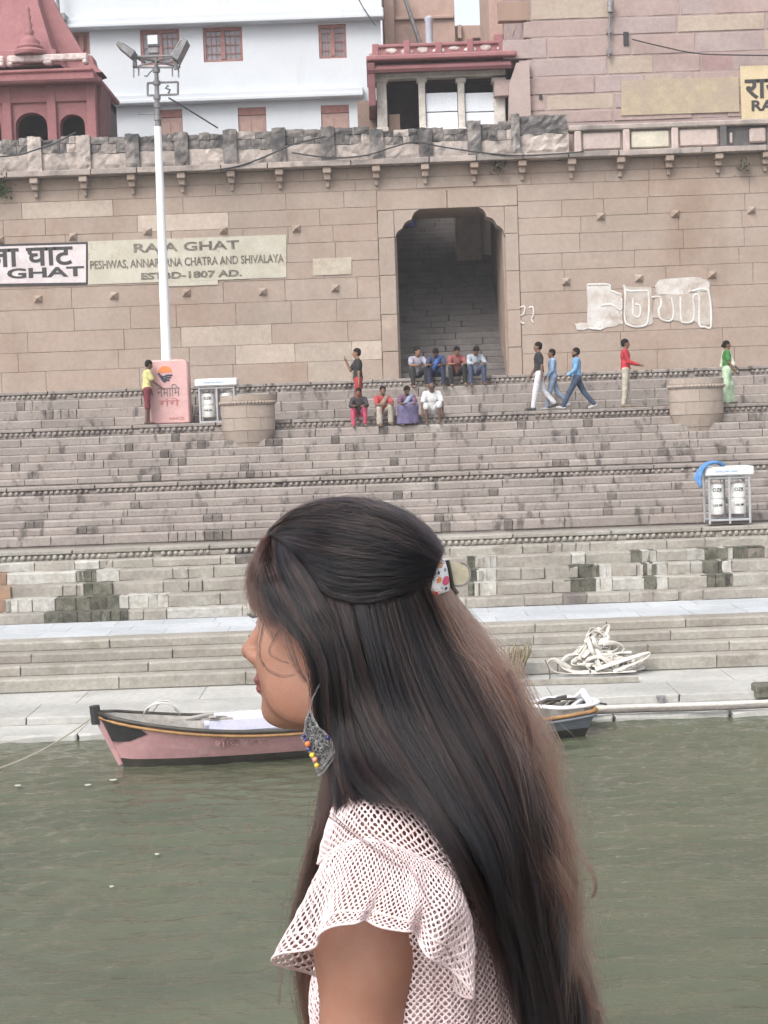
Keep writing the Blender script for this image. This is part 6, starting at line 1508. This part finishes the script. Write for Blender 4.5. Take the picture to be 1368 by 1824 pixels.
# ---- blouse: open net knitted as a real lattice over a soft lining
M_NET = mk('white_pink_yarn', (.74, .62, .625), (.68, .55, .56), sc=30, rough=.85, fine=.1, bsc=300, bump=.3)
M_LINE = mk('pink_lining', (.62, .475, .48), (.55, .41, .42), sc=12, rough=.85, fine=.12, bsc=180, bump=.4)
nrng = np.random.default_rng(4)
def net(name, f, nu, nv, th, parent=None, mat=M_NET, jit=.0009):
    """diamond lattice over the surface f(u, v) (arrays in, (n,3) out), knotted with real thickness"""
    I, J = np.meshgrid(np.arange(2*nu+1), np.arange(nv+1), indexing='ij'); ok = (I+J) % 2 == 0
    idx = -np.ones(I.shape, int); idx[ok] = np.arange(ok.sum())
    V = f(I[ok]/(2*nu), J[ok]/nv); F = []
    for i in range(1, 2*nu):
        for j in range(1, nv):
            if (i+j) % 2: F.append((idx[i-1, j], idx[i, j-1], idx[i+1, j], idx[i, j+1]))
    V = V+nrng.normal(0, jit, V.shape)*.5
    for j in range(1, nv):
        if j % 2: F.append((idx[0, j+1], idx[0, j-1], idx[1, j])); F.append((idx[2*nu, j-1], idx[2*nu, j+1], idx[2*nu-1, j]))
    for i in range(1, 2*nu):
        if i % 2: F.append((idx[i-1, 0], idx[i+1, 0], idx[i, 1]))
        if (i+nv) % 2: F.append((idx[i+1, nv], idx[i-1, nv], idx[i, nv-1]))
    o = wput(name, V, F, parent or woman, mat)
    m_ = o.modifiers.new('yarn', 'WIREFRAME'); m_.thickness = th; m_.use_even_offset = False; m_.use_replace = True; m_.use_boundary = True
    m2 = o.modifiers.new('soft', 'SUBSURF'); m2.levels = 1; m2.render_levels = 1
    return o
def grid_surface(rows_):
    """rows of picture points (x, y, distance) -> smooth surface f(u, v); v runs down the rows"""
    Rw = [np.array([fr(*p) for p in r_]) for r_ in rows_]
    def f(u, v):
        u = np.atleast_1d(u); v = np.atleast_1d(v)
        def cr(Pk, t):
            k = len(Pk); x = t*(k-1); i = np.clip(x.astype(int), 0, k-2); w = (x-i)[:, None]
            return Pk, i, w
        cols = []
        for r_ in Rw:
            k = len(r_); x = u*(k-1); i = np.clip(x.astype(int), 0, k-2); w = (x-i)[:, None]
            p0, p1, p2, p3 = r_[np.clip(i-1, 0, k-1)], r_[i], r_[i+1], r_[np.clip(i+2, 0, k-1)]
            cols.append(.5*((2*p1)+(-p0+p2)*w+(2*p0-5*p1+4*p2-p3)*w*w+(-p0+3*p1-3*p2+p3)*w**3))
        Cc = np.stack(cols); k = len(Rw); x = v*(k-1); i = np.clip(x.astype(int), 0, k-2); w = (x-i)[:, None]; n = np.arange(len(u))
        p0, p1, p2, p3 = Cc[np.clip(i-1, 0, k-1), n], Cc[i, n], Cc[i+1, n], Cc[np.clip(i+2, 0, k-1), n]
        return .5*((2*p1)+(-p0+p2)*w+(2*p0-5*p1+4*p2-p3)*w*w+(-p0+3*p1-3*p2+p3)*w**3)
    return f
def solid(name, f, nu, nv, off, mat, parent=None):
    U, Vv = np.meshgrid(np.linspace(0, 1, nu+1), np.linspace(0, 1, nv+1), indexing='ij'); P = f(U.ravel(), Vv.ravel()); P[:, 2] += off
    F = [(i*(nv+1)+j, (i+1)*(nv+1)+j, (i+1)*(nv+1)+j+1, i*(nv+1)+j+1) for i in range(nu) for j in range(nv)]
    return wput(name, P, F, parent or woman, mat)
def hem(name, f, v, r, u0=0., u1=1., n=120, axis='u'):
    u = np.linspace(u0, u1, n); P = f(u, np.full(n, v)) if axis == 'u' else f(np.full(n, v), u); g = MB(); g.tube([tuple(p) for p in P], r, 6)
    return wput(name, np.array(g.v), [q[::-1] for q in g.f], woman, M_NET)
yoke = grid_surface([[(590, 1448, 1.535), (612, 1405, 1.540), (640, 1376, 1.535), (690, 1380, 1.520), (745, 1412, 1.50), (800, 1455, 1.485)],
                     [(575, 1492, 1.505), (606, 1452, 1.488), (645, 1430, 1.472), (700, 1436, 1.462), (765, 1468, 1.458), (830, 1505, 1.462)],
                     [(566, 1538, 1.500), (600, 1512, 1.462), (648, 1496, 1.446), (710, 1510, 1.440), (775, 1540, 1.444), (850, 1566, 1.462)]])
net('yoke_net', yoke, 24, 21, .0026)
hem('neck_binding', yoke, 0., .0022); hem('sleeve_seam', yoke, 1., .0018)
ruf = grid_surface([[(590, 1548, 1.53), (575, 1536, 1.50), (592, 1516, 1.462), (640, 1498, 1.444), (685, 1503, 1.439), (722, 1517, 1.437), (757, 1533, 1.438), (795, 1548, 1.443), (815, 1560, 1.46), (800, 1562, 1.49)],
                    [(583, 1640, 1.53), (540, 1610, 1.485), (580, 1585, 1.43), (622, 1570, 1.418), (672, 1580, 1.408), (718, 1590, 1.410), (752, 1608, 1.402), (815, 1622, 1.410), (842, 1655, 1.45), (800, 1650, 1.48)],
                    [(567, 1748, 1.53), (492, 1706, 1.475), (556, 1688, 1.415), (586, 1652, 1.405), (642, 1640, 1.398), (694, 1655, 1.395), (742, 1662, 1.408), (778, 1716, 1.402), (849, 1775, 1.43), (800, 1760, 1.48)]])
def ruf_fold(u, v):
    P = ruf(u, v); P[:, 2] += .006*v**1.5*np.sin(u*31+1.5*np.sin(u*9))+.003*v*np.sin(u*57); P[:, 0] += .004*v**2*np.cos(u*31); return P
net('sleeve_ruffle', ruf_fold, 56, 26, .0025)
hem('ruffle_hem', ruf_fold, 1., .0013, n=200); hem('hem_stitch', ruf_fold, .80, .0011, n=200)
# body of the blouse
SECT = [(1405, 700, 55, 1.62, .062), (1450, 718, 100, 1.62, .125), (1510, 732, 140, 1.625, .158), (1580, 745, 170, 1.63, .165), (1680, 755, 186, 1.635, .160), (1780, 752, 198, 1.635, .155), (1900, 748, 180, 1.635, .145), (2100, 745, 165, 1.635, .135), (2330, 742, 190, 1.635, .160)]
def body(inset):
    S_ = np.array(SECT, float)
    def f(u, v):
        u = np.atleast_1d(u); v = np.atleast_1d(v); C = catm(S_, 200); x = v*199; i = np.clip(x.astype(int), 0, 198); w = (x-i)[:, None]; c = C[i]*(1-w)+C[i+1]*w
        an = u*2*math.pi; fold = 1+.012*np.sin(an*17+c[:, 0]*.01)*np.clip((c[:, 0]-1550)/200, 0, 1)+.008*np.sin(an*41+1.3)
        k = c[:, 3]/FPX; rx_, rz_2 = (c[:, 2]*k-inset)*fold, (c[:, 4]-inset)*fold
        return np.stack([(c[:, 1]-684)*k+rx_*np.cos(an), (912-c[:, 0])*k, c[:, 3]-rz_2*np.sin(an)], -1)-C0
    return f
solid('blouse_lining', body(.006), 120, 60, 0, M_LINE)
bf = body(0.)
net('blouse_net', lambda u, v: bf(-.06+u*.62, .05+v*.62), 66, 80, .0024)
sk_ = [(2300, 742, 192, 1.635, .162), (2600, 742, 230, 1.635, .2), (3300, 742, 290, 1.635, .26)]
zbot = 912+FPX*(-(np.linalg.inv(CM3)@np.array([wloc.x, wloc.y, DECK+.01-H]))[1])/1.635
sk_.append((zbot, 742, 320, 1.635, .29))
SECT_b = SECT; SECT = sk_; fs_ = body(0.); solid('skirt', fs_, 80, 40, 0, mk('indigo_skirt', (.05, .06, .12), sc=8)); SECT = SECT_b

# ---- earring and hair clip
M_SILV = mk('oxidised_silver', (.55, .55, .56), (.34, .34, .35), sc=160, rough=.38, metal=.75, fine=.3, bsc=400, bump=.8)
def fpos(x, y, D): return toworld(fr(x, y, D))
er = empty('earring', Vector(fpos(565, 1320, 1.512)), 'large oxidised silver earring with a fringe of coloured beads hanging below her ear', 'earring')
DE = 1.512
outline = [(552, 1265), (559, 1282), (567, 1296), (577, 1304), (588, 1316), (595, 1334), (588, 1348), (577, 1358), (566, 1362), (557, 1346), (549, 1325), (543, 1303), (545, 1284)]
P = [Vector(fpos(x, y, DE)) for x, y in outline]; bk = [Vector(fpos(x, y, DE+.003)) for x, y in outline]; n_ = len(P); g = MB()
g.add(P+bk, [tuple(range(n_))[::-1], tuple(range(n_, 2*n_))]+[(i, (i+1) % n_, n_+(i+1) % n_, n_+i) for i in range(n_)]); g.build('silver_plate', M_SILV, er)
g = MB()
g.tube([Vector(fpos(x, y, DE-.001)) for x, y in outline+outline[:1]], .0011, 6); g.build('wire_edge', M_SILV, er)
rs = random.Random(3)
def bead(x, y, r, mt, nm='bead', D=DE-.003, par_=er):
    g = MB(); g.ball(Vector(fpos(x, y, D)), r, 10, 7); return g.build(nm, mt, par_, smooth=True)
for k in range(34):
    while True:
        x, y = rs.uniform(543, 595), rs.uniform(1268, 1360)
        if in_poly(x, y, outline): break
    g = MB(); c = Vector(fpos(x, y, DE-.0015)); r_ = rs.uniform(.0014, .0026)
    u, v_ = Vector(CM3[:, 0]), Vector(CM3[:, 1])
    g.tube([c+u*(r_*math.cos(a)*(1+.2*a/6))+v_*(r_*math.sin(a)*(1+.2*a/6)) for a in np.linspace(0, 5.2, 10)], .0006, 5); g.build('filigree_curl', M_SILV, er)
BC = {'o': (.75, .20, .05), 'b': (.03, .03, .16), 'y': (.75, .52, .05), 's': (.75, .28, .2)}
MBd = {k: flat('glass_bead', c, .2) for k, c in BC.items()}
for x, y, c, r_ in ((541, 1311, 'b', .0021), (548, 1325, 'o', .0030), (545, 1318, 'b', .0019), (550, 1335, 'b', .0024), (556, 1345, 'y', .0028), (561, 1353, 's', .0028), (564, 1363, 'y', .0026), (584, 1314, 'b', .0022)): bead(x, y, r_, MBd[c])
for k in range(12):
    t = k/11; x = 539+29*t+1.5*math.sin(3*t); y = 1314+66*t; bead(x, y, .0016, M_SILV, 'silver_drop'); 
    if k % 2: bead(x+4, y+6-8*t, .0013, M_SILV, 'silver_drop')
for k in range(9): t = k/8; bead(597-24*t, 1338+30*t, .0016, M_SILV, 'silver_drop'); bead(600-24*t, 1343+32*t, .0013, M_SILV, 'silver_drop')
g = MB(); g.tube([Vector(fpos(x, y, 1.524+.0*k)) for k, (x, y) in enumerate(((552, 1268), (556, 1245), (566, 1225), (578, 1205)))], .0008, 5); g.build('hook', M_SILV, er)
hcp = empty('hair_clip', Vector(fpos(790, 1028, 1.575)), 'white claw hair clip with red orange and pink dots holding her hair back', 'hair clip')
M_ENAM = flat('white_enamel', (.80, .80, .84), .18, var=.03); M_BRASS = mk('pale_brass', (.50, .46, .34), (.42, .38, .28), sc=60, rough=.32, metal=.55, bump=.1)
L_ = [(763, 1012), (768, 1022), (770, 1038), (768, 1052), (770, 1063)]; R_ = [(791, 995), (796, 1008), (799, 1024), (801, 1040), (801, 1052)]
def clip_pt(u, v, dd=0.):
    l = catm(np.array(L_, float), 41)[int(round(v*40))]; r = catm(np.array(R_, float), 41)[int(round(v*40))]; p = l+(r-l)*u
    return fpos(p[0], p[1], 1.548-.010*math.sin(math.pi*(.15+.7*u))-.004*math.sin(math.pi*v)+dd+.02*u)
g = MB(); nu, nv = 10, 20
for dd in (0, .003): g.v += [tuple(clip_pt(i/nu, j/nv, dd)) for i in range(nu+1) for j in range(nv+1)]
q = lambda i, j, l=0: l*(nu+1)*(nv+1)+i*(nv+1)+j
for i in range(nu):
    for j in range(nv): g.f.append((q(i, j), q(i, j+1), q(i+1, j+1), q(i+1, j))); g.f.append((q(i, j, 1), q(i+1, j, 1), q(i+1, j+1, 1), q(i, j+1, 1)))
for j in range(nv): g.f.append((q(0, j), q(0, j, 1), q(0, j+1, 1), q(0, j+1))); g.f.append((q(nu, j), q(nu, j+1), q(nu, j+1, 1), q(nu, j, 1)))
for i in range(nu): g.f.append((q(i, 0), q(i+1, 0), q(i+1, 0, 1), q(i, 0, 1))); g.f.append((q(i, nv), q(i, nv, 1), q(i+1, nv, 1), q(i+1, nv)))
g.build('clip_plate', M_ENAM, hcp, auto=40)
for u, v, r_, c in ((.68, .12, .0033, (.75, .30, .08)), (.42, .52, .0031, (.72, .27, .10)), (.82, .62, .0042, (.72, .09, .20)), (.18, .93, .0036, (.65, .02, .03)), (.45, .33, .0015, (.05, .05, .06)), (.85, .33, .0015, (.25, .28, .36)), (.80, .86, .0017, (.05, .05, .06)), (.6, .80, .0009, (.4, .4, .45))):
    g = MB(); c_ = Vector(clip_pt(u, v, -.0004)); uu = Vector(CM3[:, 0]); vv2 = Vector(CM3[:, 1]); w_ = Vector(CM3[:, 2])
    n_ = 14; ring = []
    for k in range(n_): a = 2*math.pi*k/n_; ring.append(Vector(clip_pt(min(1, max(0, u+r_/.020*math.cos(a))), min(1, max(0, v+r_/.034*math.sin(a))), -.0006)))
    g.add([c_-w_*-.0004]+ring, [(0, 1+k, 1+(k+1) % n_) for k in range(n_)]); g.build('painted_dot', flat('dot_paint', c, .25, var=.02), hcp)
g = MB(); c_ = Vector(fpos(817, 1023, 1.578)); uu, vv2, ww = (Vector(CM3[:, k]) for k in range(3))
pts = [(-.0125, .013), (-.004, .0125), (.002, .0115)]+[(.002+.0095*math.cos(a), .0115*math.sin(a)) for a in np.linspace(1.45, -1.45, 12)]+[(.002, -.0115), (-.010, -.012)]
g.prism([(x, y) for x, y in pts], c_, uu, vv2, ww*-.003); o = g.build('spring_wing', M_BRASS, hcp); o.modifiers.new('bevel', 'BEVEL').width = .0006
g = MB(); g.tube([c_+uu*x*1.06+vv2*y*1.06 for x, y in pts[2:]], .0009, 6); g.build('wing_rim', M_STEEL, hcp)
g = MB(); g.tube([Vector(fpos(797, 998, 1.568)), Vector(fpos(802, 1024, 1.570)), Vector(fpos(806, 1046, 1.572)), Vector(fpos(815, 1058, 1.572))], .0022, 8); g.build('hinge_pin', M_BTAR, hcp)
for x, y in ((767, 1024), (770, 1045)):
    g = MB(); g.tube([Vector(fpos(x+3, y, 1.546)), Vector(fpos(x-4, y+1, 1.543)), Vector(fpos(x-5, y+7, 1.548))], [.0026, .0034, .0015], 8); g.build('claw', M_BTAR, hcp)

# ---- the deck she stands on, below the picture
g = MB(); M_DECK = mk('deck_wood', (.22, .16, .11), sc=5)
g.bbox(-2.6, 2.8, -1.6, 2.3, DECK-.12, DECK, .03); dk = tag(g.build('deck', M_DECK), kind='structure')
g = MB(); g.add([(-2.2, -1.3, -.4), (2.4, -1.3, -.4), (2.4, 1.9, -.4), (-2.2, 1.9, -.4), (-2.6, -1.6, DECK-.12), (2.8, -1.6, DECK-.12), (2.8, 2.3, DECK-.12), (-2.6, 2.3, DECK-.12)], [(0, 3, 2, 1), (4, 5, 6, 7), (0, 1, 5, 4), (1, 2, 6, 5), (2, 3, 7, 6), (3, 0, 4, 7)]); g.build('deck_hull', M_BTAR, dk)

# ------------------------------------------------------------------ river haze
g = MB(); g.box(-420, 420, -420, 420, -3.5, 27.0)
m = bpy.data.materials.new('haze'); m.use_nodes = True; nt = m.node_tree; nt.nodes.remove(nt.nodes['Principled BSDF'])
v_ = nn(nt, 'ShaderNodeVolumePrincipled'); v_.inputs['Color'].default_value = (.92, .93, .95, 1); v_.inputs['Density'].default_value = .0014; v_.inputs['Anisotropy'].default_value = .2
nt.links.new(v_.outputs[0], [n for n in nt.nodes if n.type == 'OUTPUT_MATERIAL'][0].inputs['Volume'])
tag(g.build('haze', m), kind='stuff')
